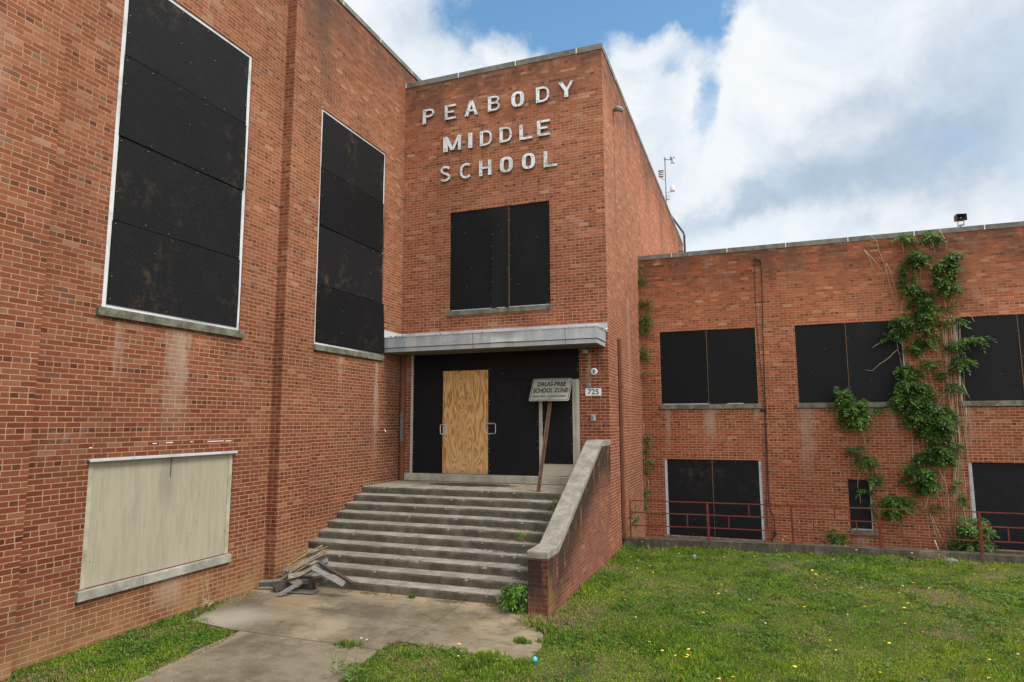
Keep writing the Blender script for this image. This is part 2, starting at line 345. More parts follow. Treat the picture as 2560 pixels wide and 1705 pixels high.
def pathmat():
    m_, n, b = newmat('old path concrete'); p = n.pos(); s_ = n.sep(p)
    c = n.mix(n.ss(n.noise(p, .9, 8, .7), .36, .62), (.115, .093, .062), (.215, .178, .122))
    c = n.mix(n.ss(n.noise(n.vm('ADD', p, (3., 1., 0.)), .7, 7, .72), .52, .66, 0, .85), c, (.30, .245, .165))
    c = n.mix(n.ss(n.noise(n.vm('ADD', p, (13., 5., 0.)), .5, 6, .7), .55, .72, 0, .75), c, (.075, .063, .046))
    c = n.mix(n.ss(n.vm('DISTANCE', p, (.85, -6.15, 0.)), .75, .15, 0, .7), c, (.36, .32, .265))
    c = n.mix(n.ss(n.vm('DISTANCE', p, (1.15, -5.15, 0.)), .55, .25, 0, .55), c, (.28, .19, .105))
    c = n.mix(1., c, n.ramp(n.noise(p, 60, 5, .75), [(.2, .62), (.8, 1.35)]), 'MULTIPLY')
    sandy = n.m('MAXIMUM', n.m('MULTIPLY', n.ss(s_[1], -4.95, -4.35), n.ss(s_[0], .8, 2.2)), n.m('MULTIPLY', n.ss(s_[0], 3.5, 4.9), n.ss(s_[1], -6.6, -5.0)))
    c = n.mix(n.m('MULTIPLY', sandy, n.ss(n.noise(p, 2.4, 7, .7), .38, .58, 0, .85)), c, (.33, .255, .155))
    edge = n.m('MULTIPLY', n.ss(n.m('ABSOLUTE', n.m('SUBTRACT', s_[0], 1.52)), .16, .02), n.m('LESS_THAN', s_[1], -6.6)); c = n.mix(n.m('MULTIPLY', edge, .45), c, (.34, .29, .21))
    c = n.mix(n.ss(n.noise(n.vm('MULTIPLY', p, (1.2, 3.4, 1.)), 1.6, 8, .75), .55, .66, 0, .5), c, (.30, .25, .175))
    c = n.mix(n.ss(n.noise(n.vm('ADD', p, (1., 15., 0.)), 2.1, 8, .75), .56, .7, 0, .7), c, (.068, .056, .038))
    c = n.mix(n.m('MULTIPLY', n.m('LESS_THAN', n.vor(p, 30), .2), n.ss(n.noise(p, 1.1, 4), .4, .6, 0, .4)), c, (.32, .27, .19))
    def crack(a, bb, wdt, nx, ny, c0):
        # thin joint line nx*x+ny*y=c0
        dd = n.m('ABSOLUTE', n.m('ADD', n.m('SUBTRACT', n.m('ADD', n.m('MULTIPLY', s_[0], nx), n.m('MULTIPLY', s_[1], ny)), c0), n.m('MULTIPLY', n.m('SUBTRACT', n.noise(p, 4, 4), .5), .05)))
        return n.ss(dd, wdt, wdt*.3)
    k = n.m('MULTIPLY', crack(0, 0, .014, 0, 1, -6.60), n.m('LESS_THAN', s_[0], 3.75))
    k = n.m('MAXIMUM', k, n.m('MULTIPLY', n.m('MULTIPLY', crack(0, 0, .02, 1, .04, 3.51), n.m('GREATER_THAN', s_[1], -6.6)), .35))
    k = n.m('MAXIMUM', k, n.m('MULTIPLY', crack(0, 0, .010, .15, 1, -5.1), .5))
    c = n.mix(n.m('MULTIPLY', k, .75), c, (.055, .045, .03))
    n.put(b.inputs['Base Color'], c); b.inputs['Roughness'].default_value = .95; b.inputs['Specular IOR Level'].default_value = .2
    bump(n, b, n.m('SUBTRACT', n.m('ADD', n.noise(p, 50, 5, .7), n.m('MULTIPLY', n.noise(p, 6, 4), 1.)), n.m('MULTIPLY', k, 2.)), .6, .01)
    return m_
M['path'] = pathmat()
def boardmat(name, patch):
    m_, n, b = newmat(name); p = n.pos(); s_ = n.sep(p)
    oi = n.new('ShaderNodeObjectInfo').outputs['Random']
    strand = n.noise(n.vm('MULTIPLY', p, (10., 10., 22.)), 2.5, 5, .7, .8)
    c = n.ramp(strand, [(.3, (.0045, .0045, .0052)), (.55, (.0085, .0083, .009)), (.8, (.027, .026, .026))])
    pk = n.m('MULTIPLY', n.ss(n.noise(p, .75, 3, .5), .5, .68), n.ss(n.noise(p, 4.5, 7, .72), .47, .66))
    c = n.mix(n.m('MULTIPLY', pk, patch), c, (.06, .038, .022))
    c = n.mix(n.ss(n.noise(p, 1.1, 6, .6), .5, .75, 0, .35), c, (.015, .015, .017))
    c = n.mix(1., c, n.ramp(oi, [(0, .75), (1, 1.55)]), 'MULTIPLY')
    chip = n.m('GREATER_THAN', n.noise(n.vm('MULTIPLY', p, (6., 6., 14.)), 3., 2, .5), .76)
    c = n.mix(chip, c, (.07, .05, .03))
    n.put(b.inputs['Base Color'], c); b.inputs['Roughness'].default_value = .7; b.inputs['Specular IOR Level'].default_value = .16
    bump(n, b, strand, .35, .006)
    return m_
M['board'] = boardmat('black painted boarding', .85)
M['board_plain'] = boardmat('black painted boarding clean', .12)
M['screw'] = simple('screw head', (.36, .36, .34, 1), .5, .3, bumpy=0)
M['raw_edge'] = simple('raw plywood edge', (.24, .15, .07, 1), .85, var=.4, scale=20)
M['white_frame'] = simple('white window frame', (.66, .67, .67, 1), .5, var=.12, scale=3, dirt=(.42, .41, .38, 1))
M['grey_frame'] = simple('pale grey window frame', (.46, .48, .50, 1), .5, var=.15, scale=5, dirt=(.28, .27, .26, 1))
M['tan_paint'] = simple('tan door paint', (.46, .41, .32, 1), .5, var=.1, scale=4, dirt=(.36, .31, .235, 1))
M['metal'] = simple('bare aluminium', (.55, .55, .54, 1), .35, .7, var=.12, scale=12)
M['black'] = simple('black plastic', (.01, .01, .011, 1), .5, bumpy=0)
M['ink'] = simple('dark sign ink', (.018, .018, .017, 1), .6, var=.3, scale=30)
def tanboard():
    m_, n, b = newmat('tan painted plywood'); p = n.pos()
    g = n.noise(n.vm('MULTIPLY', p, (9., 9., .9)), 2.2, 6, .65, .6)
    c = n.mix(n.ss(g, .4, .72), (.35, .315, .228), (.29, .258, .182))
    c = n.mix(n.ss(n.noise(n.vm('MULTIPLY', p, (3., 3., .8)), 1.2, 6, .65), .54, .75, 0, .6), c, (.24, .215, .155))
    c = n.mix(n.ss(n.vm('DISTANCE', n.vm('MULTIPLY', p, (1., 1., .35)), (0., -6.62, .70)), .22, .04, 0, .45), c, (.17, .15, .105))
    n.put(b.inputs['Base Color'], c); b.inputs['Roughness'].default_value = .7; bump(n, b, g, .4, .006); return m_
M['tan_board'] = tanboard()
def plymat():
    m_, n, b = newmat('fresh plywood grain'); p = n.pos(); s_ = n.sep(p)
    q = n.com(n.m('MULTIPLY', s_[0], 2.9), 0., n.m('MULTIPLY', s_[2], .5))
    f = n.noise(q, 1.55, 2, .45, .25)
    fine = n.noise(n.com(n.m('MULTIPLY', s_[0], 22.), 0., n.m('MULTIPLY', s_[2], 3.)), 1.5, 3, .6)
    t = n.m('ADD', n.m('MULTIPLY', f, 10.5), n.m('MULTIPLY', fine, .9))
    kn = None
    for kx, kz, r in [(1.63, 3.83, .05), (1.70, 3.20, .06), (1.53, 2.70, .05), (1.76, 2.33, .05), (1.76, 2.0, .05), (1.86, 3.36, .045)]:
        dx = n.m('SUBTRACT', s_[0], kx); dz = n.m('MULTIPLY', n.m('SUBTRACT', s_[2], kz), .55)
        r2 = n.m('ADD', n.m('MULTIPLY', dx, dx), n.m('MULTIPLY', dz, dz)); ex = n.m('EXPONENT', n.m('DIVIDE', r2, -r*r*1.3))
        t = n.m('ADD', t, n.m('MULTIPLY', ex, 4.2)); e2 = n.m('EXPONENT', n.m('DIVIDE', r2, -.00016)); kn = e2 if kn is None else n.m('MAXIMUM', kn, e2)
    fr = n.m('FRACT', t)
    c = n.ramp(fr, [(0, (.56, .30, .105)), (.4, (.68, .40, .16)), (.62, (.54, .26, .08)), (.86, (.30, .12, .03)), (1, (.54, .30, .115))])
    c = n.mix(n.ss(n.noise(p, 1.4, 4), .35, .7, 0, .25), c, (.70, .50, .27))
    c = n.mix(1., c, n.ramp(fine, [(.3, .88), (.7, 1.08)]), 'MULTIPLY')
    c = n.mix(kn, c, (.07, .028, .01))
    c = n.mix(n.ss(s_[2], 1.78, 1.6, 0, .45), c, (.26, .19, .11))
    n.put(b.inputs['Base Color'], c); b.inputs['Roughness'].default_value = .72; b.inputs['Specular IOR Level'].default_value = .25; return m_
M['plywood'] = plymat()
def canopymat():
    m_, n, b = newmat('weathered canopy metal'); p = n.pos(); s_ = n.sep(p)
    c = n.mix(n.ss(n.noise(n.vm('MULTIPLY', p, (3., 3., .7)), 1.4, 6, .6), .35, .7), (.38, .395, .41), (.55, .54, .525))
    c = n.mix(n.ss(n.noise(n.vm('MULTIPLY', p, (1.5, 5., 9.)), 2., 6, .7), .56, .75, 0, .6), c, (.19, .185, .17))
    for x in (2.30, 4.43):
        c = n.mix(n.ss(n.m('ABSOLUTE', n.m('SUBTRACT', s_[0], x)), .012, .004, 0, .8), c, (.10, .095, .085))
    n.put(b.inputs['Base Color'], c); b.inputs['Roughness'].default_value = .48; b.inputs['Metallic'].default_value = .25; bump(n, b, n.noise(p, 5, 5, .6), .25, .01); return m_
M['canopy'] = canopymat()
M['flashing'] = simple('silver roof coating', (.50, .51, .53, 1), .6, 0, var=.15, scale=5, dirt=(.38, .37, .35, 1), bumpy=.4)
M['soffit'] = simple('grimy soffit', (.16, .14, .11, 1), .85, var=.3, scale=5)
M['letter'] = simple('white enamel letter', (.80, .81, .80, 1), .45, 0, var=.12, scale=6, dirt=(.46, .43, .38, 1))
M['letter_side'] = simple('letter return', (.26, .25, .24, 1), .6, bumpy=0)
M['bolt'] = simple('rusted bolt', (.05, .035, .025, 1), .8, bumpy=0)
M['sign_face'] = simple('faded sign face', (.37, .35, .27, 1), .5, 0, var=.35, scale=10, dirt=(.28, .265, .20, 1))
M['rust'] = simple('rusty steel', (.115, .062, .042, 1), .85, .2, var=.45, scale=14, dirt=(.17, .062, .025, 1), bumpy=.4)
M['downpipe'] = simple('brown painted downspout', (.185, .068, .027, 1), .6, .0, var=.2, scale=5, dirt=(.13, .055, .03, 1))
M['rail_red'] = simple('red painted railing', (.17, .035, .024, 1), .65, .0, var=.35, scale=10, dirt=(.15, .06, .045, 1), bumpy=.2, spec=.15)
M['galv'] = simple('galvanised steel', (.22, .23, .24, 1), .5, .5, var=.2)
M['darksteel'] = simple('dark painted steel', (.055, .05, .05, 1), .6, .3, var=.3)
M['fixture'] = simple('weathered fixture grey', (.32, .31, .28, 1), .6, 0, var=.2, scale=20)
M['white_plate'] = simple('white enamel plate', (.78, .78, .78, 1), .4, var=.05)
M['cable'] = simple('black cable', (.012, .011, .010, 1), .7, bumpy=0)
def woodmat(name, col, col2):
    m_, n, b = newmat(name); tc_ = n.new('ShaderNodeTexCoord').outputs['Generated']; p = n.pos()
    g = n.noise(n.vm('MULTIPLY', p, (10., 30., 60.)), 1.2, 5, .7, .4)
    c = n.mix(n.ss(g, .32, .68), col, col2); n.put(b.inputs['Base Color'], c); b.inputs['Roughness'].default_value = .9; bump(n, b, g, .5, .006); return m_
M['wood_grey'] = woodmat('weathered grey timber', (.075, .068, .060), (.20, .185, .165))
M['wood_pale'] = woodmat('pale grey timber', (.12, .118, .112), (.235, .228, .215))
M['wood_dark'] = woodmat('dark wet timber', (.03, .024, .019), (.085, .068, .052))
M['wood_tan'] = woodmat('splintered plywood', (.13, .075, .035), (.42, .28, .12))
M['wood_tan_pale'] = woodmat('splintered pale plywood', (.10, .078, .06), (.33, .27, .20))
def leafmat(name, sub=.0):
    m_, n, b = newmat(name); a = n.new('ShaderNodeVertexColor', layer_name='tone').outputs[0]
    c = n.mix(1., a, n.ramp(n.noise(n.pos(), 18, 3), [(.3, .8), (.7, 1.18)]), 'MULTIPLY')
    n.put(b.inputs['Base Color'], c); b.inputs['Roughness'].default_value = .55; b.inputs['Specular IOR Level'].default_value = .3
    tr = n.new('ShaderNodeBsdfTranslucent'); n.put(tr.inputs[0], n.mix(1., c, (1.3, 1.25, .5), 'MULTIPLY'))
    mx = n.new('ShaderNodeMixShader'); mx.inputs[0].default_value = .28
    n.l.new(b.outputs[0], mx.inputs[1]); n.l.new(tr.outputs[0], mx.inputs[2]); n.l.new(mx.outputs[0], n.n['Material Output'].inputs[0]); return m_
M['leaf'] = leafmat('leaf green'); M['grass'] = leafmat('grass blade')
M['vine_wood'] = simple('dry vine stem', (.42, .30, .18, 1), .85, var=.3, scale=8)
def soil():
    m_, n, b = newmat('lawn soil'); p = n.pos()
    c = n.mix(n.ss(n.noise(p, 1.1, 6, .65), .35, .65), (.060, .068, .018), (.125, .088, .042))
    c = n.mix(n.ss(n.noise(n.vm('ADD', p, (5., 2., 0.)), 2.4, 6, .7), .56, .7, 0, .7), c, (.21, .145, .075))
    c = n.mix(1., c, n.ramp(n.noise(p, 45, 5, .7), [(.25, .6), (.75, 1.4)]), 'MULTIPLY')
    n.put(b.inputs['Base Color'], c); b.inputs['Roughness'].default_value = .97; bump(n, b, n.noise(p, 30, 6, .7), .8, .03); return m_
M['soil'] = soil()
M['yellow'] = simple('dandelion petals', (.85, .60, .015, 1), .6, bumpy=0, var=.1)
M['stalk'] = simple('green stalk', (.10, .17, .04, 1), .6, bumpy=0)
M['roof'] = simple('roof membrane', (.18, .18, .18, 1), .9)
M['tan_frame'] = simple('tan painted frame', (.42, .38, .28, 1), .7, var=.2, scale=6, dirt=(.24, .21, .14, 1))
M['sill_pale'] = concrete('pale painted sill', (.34, .33, .28), (.22, .21, .175), (.42, .41, .36), 1.6)
W, D = 5.16, 4.423
rng = random.Random(7)
# ------------------------------------------------------------------ ground
def sstep(t): t = np.clip(t, 0, 1); return t*t*(3-2*t)
def gz(x, y):
    x = np.asarray(x, float); y = np.asarray(y, float)
    return -.02+.125*sstep((x-5.3)/7.5)*sstep((y+4.5)/5.5)+.012*np.sin(x*1.7+y*.9)*np.cos(y*1.3-x*.4)*(x > 5.3)
def vnoise(x, y, s, seed):
    r = np.random.RandomState(seed).rand(256, 256); X = x/s+100; Y = y/s+100
    i, j = np.floor(X).astype(int), np.floor(Y).astype(int); fx, fy = X-i, Y-j; fx = fx*fx*(3-2*fx); fy = fy*fy*(3-2*fy)
    g = lambda a, b: r[a % 256, b % 256]
    return (g(i, j)*(1-fx)+g(i+1, j)*fx)*(1-fy)+(g(i, j+1)*(1-fx)+g(i+1, j+1)*fx)*fy
def fnoise(x, y, s, seed): return .5*vnoise(x, y, s, seed)+.3*vnoise(x, y, s*.45, seed+1)+.2*vnoise(x, y, s*.2, seed+2)
def grid_mesh(name, xs, ys, mat, kind='structure'):
    X, Y = np.meshgrid(xs, ys); V = np.stack([X.ravel(), Y.ravel(), gz(X, Y).ravel()+.02*(fnoise(X.ravel(), Y.ravel(), .7, 3)-.5)], 1)
    nx, ny = len(xs), len(ys); i, j = np.meshgrid(np.arange(nx-1), np.arange(ny-1)); a = (j*nx+i).ravel()
    o = raw(name, V, np.stack([a, a+1, a+nx+1, a+nx], 1), mat, smooth=True); o['kind'] = kind; return o
xs = np.concatenate([np.linspace(-250, -10, 10), np.linspace(-2, 20, 180), np.linspace(24, 250, 12)])
ys = np.concatenate([np.linspace(-250, -16, 10), np.linspace(-14, 1.16, 140)])
lawn = grid_mesh('lawn_ground', xs, ys, M['soil'])
b = MB(); b.box(26, 250, 1.2, 250, -.6, -.03); b.box(-250, 25.9, 22, 250, -.6, -.03); tag(b.build('far_ground', M['soil']), kind='structure')
b = MB(); b.box(W, 26, 1.39, D+.1, -.9, -.42); tag(b.build('areaway_floor', M['curb']), kind='structure')

PATH = [(0.0, -4.0), (0.0, -5.3), (.39, -6.454), (1.409, -6.621), (1.47, -7.4), (1.596, -8.395), (1.62, -12), (1.7, -30), (3.9, -30), (3.8, -12), (3.70, -7.64), (3.6, -6.65), (3.64, -6.22), (4.5, -6.33), (5.1, -6.42), (5.45, -6.25), (5.46, -5.8), (5.33, -5.35), (5.04, -4.84), (4.9, -4.55), (4.9, -4.0)]
b = MB(); b.extrude(PATH, 'z', -.25, 0.0); tag(b.build('concrete_path', M['path']), kind='structure')
pth = np.array(PATH)
def in_poly(x, y, P_):
    r = np.zeros(len(x), bool); n = len(P_); j = n-1
    for i in range(n):
        xi, yi, xj, yj = P_[i][0], P_[i][1], P_[j][0], P_[j][1]
        c = ((yi > y) != (yj > y)) & (x < (xj-xi)*(y-yi)/(yj-yi+1e-12)+xi); r ^= c; j = i
    return r

# ------------------------------------------------------------------ walls with openings
def wall_sheet(mb, ax, c0, sgn, u0, u1, z0, z1, ops, depth):
    """front face at coordinate c0 facing sgn along ax, with openings and their reveals"""
    us = sorted({u0, u1, *[o[0] for o in ops], *[o[1] for o in ops]}); zs = sorted({z0, z1, *[o[2] for o in ops], *[o[3] for o in ops]})
    P_ = (lambda u, z, d_: (c0-sgn*d_, u, z)) if ax == 'x' else (lambda u, z, d_: (u, c0-sgn*d_, z))
    for a, a2 in zip(us, us[1:]):
        for z, z2 in zip(zs, zs[1:]):
            cu, cz = (a+a2)/2, (z+z2)/2
            if any(o[0] < cu < o[1] and o[2] < cz < o[3] for o in ops): continue
            mb.add([P_(a, z, 0), P_(a2, z, 0), P_(a2, z2, 0), P_(a, z2, 0)], [(0, 1, 2, 3)])
    for a, a2, z, z2 in ops:
        for q in (((a, z), (a, z2)), ((a2, z2), (a2, z)), ((a, z2), (a2, z2)), ((a2, z), (a, z))):
            mb.add([P_(*q[0], 0), P_(*q[1], 0), P_(*q[1], depth), P_(*q[0], depth)], [(0, 1, 2, 3)])
def coping_run(mb, x0, x1, y0, y1, z0, z1, joints, axis, mj=1):
    mb.box(x0, x1, y0, y1, z0, z1, 0)
    for j in joints:
        if axis == 'x': mb.box(j-.011, j+.011, y0-.0035, y1+.003, z0+.004, z1+.003, mj)
        else: mb.box(x0-.003, x1+.0035, j-.011, j+.011, z0+.004, z1+.003, mj)

class Win:
    """boarded window in a wall: mesh frame (the part) with sub-parts board, sill, screw"""
    def __init__(s, wing, ax, c0, sgn):
        s.w = wing; s.P = (lambda u, d_, z: (c0+sgn*d_, u, z)) if ax == 'x' else (lambda u, d_, z: (u, c0+sgn*d_, z)); s.ax = ax
    def bx(s, mb, u0, u1, d0, d1, z0, z1, m=0):
        a, b_ = s.P(u0, d0, z0), s.P(u1, d1, z1); mb.box(min(a[0], b_[0]), max(a[0], b_[0]), min(a[1], b_[1]), max(a[1], b_[1]), z0, z1, m)
def boarded(wing, ax, c0, sgn, u0, u1, z0, z1, boards, fw, fmat, sill=None, label=None, bmat='board', bd=(-.045, -.012), frame_d=(-.09, -.018), sides='lrtb', seam=None, edges=True):
    k = Win(wing, ax, c0, sgn); mb = MB(); e = .002
    if 'l' in sides: k.bx(mb, u0+e, u0+fw, *frame_d, z0+e, z1-e)
    if 'r' in sides: k.bx(mb, u1-fw, u1-e, *frame_d, z0+e, z1-e)
    if 't' in sides: k.bx(mb, u0+fw, u1-fw, frame_d[0], frame_d[1]-.003, z1-fw, z1-e)
    if 'b' in sides: k.bx(mb, u0+fw, u1-fw, frame_d[0], frame_d[1]+.006, z0+e, z0+fw*.8)
    k.bx(mb, u0+e, u1-e, -.105, -.092, z0+e, z1-e)
    fr = mb.build('boarded_window', M[fmat], wing, bevel=.004)
    if label: fr['label'] = label
    for su in (seam or []):
        mb = MB(); k.bx(mb, su-.005, su+.005, -.05, bd[1]+.010, z0+.03, z1-.012); mb.build('seam_edge', M['raw_edge'], fr)
    for i, (a, a2, q, q2) in enumerate(boards):
        off = rng.uniform(-.004, .004)+(.008 if i % 2 else 0); tl = rng.uniform(-.004, .004)
        mb = MB(); d0, d1 = bd[0]+off, bd[1]+off
        # slightly warped sheet
        n = 6; P_ = k.P; vs = []
        for iz in range(n+1):
            for iu in range(n+1):
                t_, s_ = iu/n, iz/n; wv = .006*math.sin(t_*5+i*2)*math.sin(s_*4+i)+tl*s_
                vs.append(P_(a+(a2-a)*t_, d1+wv+(.07*t_**3*(1-s_*.6) if (len(boards) == 4 and i == 3 and u1 > -2) else 0), q+(q2-q)*s_))
        fs = [(r*(n+1)+c, r*(n+1)+c+1, (r+1)*(n+1)+c+1, (r+1)*(n+1)+c) for r in range(n) for c in range(n)]
        mb.add(vs, fs, 0)
        mb.add([P_(a, d0, q), P_(a2, d0, q), P_(a2, d0, q2), P_(a, d0, q2)], [(0, 1, 2, 3)], 0)
        rim = [c for c in range(n+1)], [n*(n+1)+c for c in range(n+1)], [r*(n+1) for r in range(n+1)], [r*(n+1)+n for r in range(n+1)]
        base = len(vs); ends = ((a, q, a2, q), (a, q2, a2, q2), (a, q, a, q2), (a2, q, a2, q2))
        for idx_, (ua, za, ub, zb) in zip(rim, ends):
            vv = [vs[t_] for t_ in idx_]+[P_(ub, d0, zb), P_(ua, d0, za)]
            mb.add(vv, [tuple(range(len(vv)))], 1 if edges else 0)
        # screws
        w_, h_ = a2-a, q2-q; sp = []
        nz, nu = max(2, int(h_/.3)), max(2, int(w_/.4))
        for j in range(nz+1):
            for uu in (a+.035, a2-.035): sp.append((uu+rng.uniform(-.012, .012), q+.05+(h_-.1)*j/nz+rng.uniform(-.03, .03)))
        for j in range(1, nu):
            for zz in (q+.045, q2-.045): sp.append((a+w_*j/nu+rng.uniform(-.05, .05), zz+rng.uniform(-.01, .01)))
        for j in range(3): sp.append((a+w_*rng.uniform(.2, .8), q+h_*rng.uniform(.2, .8)))
        for (uu, zz) in sp:
            if rng.random() < .5: continue
            k.bx(mb, uu-.0045, uu+.0045, d1-.003, d1+.0125, zz-.0045, zz+.0045, 2)
        bo = mb.build('board', [M[bmat], M['raw_edge'], M['screw']], fr)
    if sill:
        a, a2, q, q2, out, mt, js = sill
        mb = MB(); cuts = [a]+[j for j in js]+[a2]
        for c, c2 in zip(cuts, cuts[1:]): k.bx(mb, c+.002, c2-.002, -.10, out, q, q2)
        mb.build('sill', M[mt], fr, bevel=.006)
    return fr
for_own = None
_ob = MB.build
def _nested(s, name, mats, parent=None, **kw):
    return _ob(s, name, mats, parent, **kw)
MB.build = _nested

# ------------------------------------------------------------------ left classroom wing
left = thing('school_building', (0, -8, 0), 'tall brick wing on the left with two high boarded windows and a tan boarded opening', 'building', None)
w1 = (-7.875, -5.384, 4.348, 9.297); w2 = (-3.392, -.901, 4.346, 9.284); wb = (-7.882, -5.376, .704, 2.344)
b = MB(); wall_sheet(b, 'x', 0, 1, -16, 20, -.6, 11.938, [w1, w2, wb], .11); b.box(-12, -.112, -16, 20, -.6, 11.5); b.box(-.36, -.1, -16, 20, 11.4, 11.936)
b.build('wall', M['brick_left'], left)
b = MB(); b.box(.0005, .205, -4.522, -3.673, -.6, 11.3); b.build('pier', M['brick_left'], left)
b = MB(); b.box(.0005, .205, -16, -8.765, -.6, 11.3); b.build('pier', M['brick_left'], left)
b = MB(); coping_run(b, -.38, .028, -16, 20, 11.938, 12.05, [-15+1.524*i for i in range(23)], 'y'); b.build('coping', [M['coping'], M['white_mortar']], left)
ls = [6.755, 7.98]
boarded(left, 'x', 0, 1, *w1, [(w1[0]+.075, w1[1]-.075, 7.992, 9.235), (w1[0]+.07, w1[1]-.07, 6.79, 7.976), (w1[0]+.078, w1[1]-.075, 5.582, 6.777), (w1[0]+.072, w1[1]-.072, 4.40, 5.566)], .085, 'white_frame',
        (-7.95, -5.325, 4.225, 4.345, .055, 'sill', [-6.62]), 'window boarded with four black sheets in a white frame', bd=(-.04, -.008), edges=False)
boarded(left, 'x', 0, 1, *w2, [(w2[0]+.06, w2[1]-.055, 8.022, 9.225), (w2[0]+.05, w2[1]-.045, 6.80, 8.006), (w2[0]+.05, w2[1]-.02, 5.585, 6.786), (w2[0]+.045, w2[1]-.0, 4.40, 5.57)], .06, 'white_frame',
        (-3.46, -.855, 4.225, 4.343, .055, 'sill', [-2.1]), 'boarded window between pier and entrance tower', bd=(-.04, -.006), edges=False)
fr = boarded(left, 'x', 0, 1, *wb, [(wb[0]+.085, wb[1]-.075, .712, 2.31)], .08, 'tan_frame', (-7.94, -5.375, .575, .702, .06, 'sill_pale', [-7.0]), 'low opening covered with tan painted plywood', bmat='tan_board', edges=False, bd=(-.05, -.03), sides='lr')
b = MB(); b.box(.003, .05, wb[0]-.03, wb[1]+.02, 2.325, 2.346); b.bar((.052, wb[0]-.03, 2.325), (.052, wb[1]+.02, 2.325), .006, .03); b.build('drip_flashing', M['flashing'], fr)
b = MB(); b.bar((-.020, -6.585, 2.31), (-.020, -6.59, 2.02), .006, .005); b.build('crack', M['ink'], fr)
b = MB()
for y, y2, z in [(-6.95, -6.88, 2.515), (-6.72, -6.60, 2.52), (-6.28, -6.24, 2.52), (-5.95, -5.62, 2.515), (-5.58, -5.45, 2.512), (-7.9, -7.86, 2.49)]: b = MB(); b.box(.0006, .004, y, y2, z-.006, z+.006); b.build('old_caulk', M['white_mortar'], left)

# ------------------------------------------------------------------ entrance tower
tower = thing('entrance_tower', (2.58, 0, 0), 'brick entrance tower with boarded doors at the top of the stairs', 'building')
tw = (1.305, 3.855, 5.457, 7.918); door = (.29, 4.5, 1.435, 4.462)
b = MB(); wall_sheet(b, 'y', 0, -1, .0006, W, -.6, 11.403, [tw, door], .13); wall_sheet(b, 'x', W, 1, 0, 18.2, -.6, 11.403, [], .1)
b.box(.02, W-.08, .132, 18.19, -.6, 10.9); b.box(.02, W-.02, .06, .3, 10.5, 11.4); b.box(W-.3, W-.01, .3, 18.19, 10.5, 11.4); b.box(.001, W, 18.191, 18.2, -.6, 11.4)
b.build('wall', M['brick_tower'], tower)
b = MB(); coping_run(b, .001, W+.017, -.017, .33, 11.403, 11.538, [.012, 1.507, 3.035, 4.562], 'x'); b.box(W-.33, W+.0165, .331, 18.22, 11.4035, 11.5375, 0)
for i in range(12): b.box(W-.332, W+.0195, 1.5+1.524*i, 1.52+1.524*i, 11.41, 11.54, 1)
b.build('coping', [M['coping'], M['white_mortar']], tower)
boarded(tower, 'y', 0, -1, *tw, [(1.315, 2.41, 5.462, 7.91), (2.40, 2.84, 5.46, 7.912), (2.845, 3.848, 5.462, 7.912)], .03, 'grey_frame', (1.243, 3.888, 5.34, 5.456, .05, 'sill', [2.57]), 'upper window boarded with three black sheets', bmat='board_plain', bd=(-.05, -.022), sides='b', seam=[2.843])
# doorway
dw = MB(); q = lambda x0, x1, y0, y1, z0, z1, m=0: dw.box(x0, x1, y0, y1, z0, z1, m)
q(.292, .35, -.012, .10, 1.60, 4.46); q(3.552, 3.632, .012, .09, 1.60, 3.75); q(4.33, 4.42, .018, .09, 1.6, 3.76); q(4.422, 4.498, .002, .1, 1.6, 4.46); q(.35, 4.5, .10, .125, 1.44, 4.46)
q(4.40, 4.425, .006, .03, 1.6, 3.755)
dwo = dw.build('entrance_doorway', M['tan_paint'], tower, bevel=.004)
def board_y(x0, x1, z0, z1, y0, y1, name='board', mt='board_plain', sp=True):
    m_ = MB(); m_.box(x0, x1, y0, y1, z0, z1, 0)
    if sp:
        for _ in range(int((z1-z0)*5)+3):
            for xx in (x0+.03, x1-.03):
                if rng.random() < .55:
                    zz = rng.uniform(z0+.05, z1-.05); m_.box(xx-.006, xx+.006, y0-.004, y0+.002, zz-.006, zz+.006, 1)
    return m_.build(name, [M[mt], M['screw']], dwo)
board_y(.352, 2.32, 1.615, 4.455, .016, .05); board_y(2.66, 4.5, 3.746, 4.457, -.004, .03); board_y(2.322, 3.55, 1.612, 4.45, .02, .05)
board_y(3.632, 4.33, 1.88, 3.715, .022, .04)
m_ = MB(); m_.box(3.633, 4.329, .03, .06, 1.615, 1.878); m_.box(3.95, 3.965, .025, .035, 1.86, 1.875, 1); m_.build('kick_panel', [M['tan_paint'], M['screw']], dwo)
m_ = MB(); m_.box(1.16, 2.316, -.006, .012, 1.612, 4.014); m_.build('plywood_panel', M['plywood'], dwo)
m_ = MB()
for x0, x1 in ((.16, 1.258), (1.262, 2.358), (2.362, 3.458), (3.462, 4.855)): m_.box(x0, x1, -.055, .09, 1.434, 1.602)
M['thresh'] = concrete('limestone threshold', (.44, .405, .33), (.30, .27, .21), (.52, .48, .40), 1.5)
m_.build('threshold', M['thresh'], dwo, bevel=.006)
def handle(pts, plate=None):
    h = MB(); h.tube(pts, .011, 8)
    if plate: h.box(*plate, m=1)
    h.build('door_handle', [M['metal'], M['tan_paint']], dwo, smooth=False)
handle([(1.25, -.012, 2.745), (1.16, -.075, 2.75), (1.135, -.08, 2.735), (1.135, -.08, 2.54), (1.16, -.075, 2.525), (1.25, -.012, 2.53)], (1.205, 1.268, -.012, -.006, 2.50, 2.76))
handle([(2.44, 0, 2.77), (2.29, -.075, 2.77), (2.262, -.08, 2.75), (2.262, -.08, 2.555), (2.29, -.075, 2.535), (2.44, 0, 2.535)])
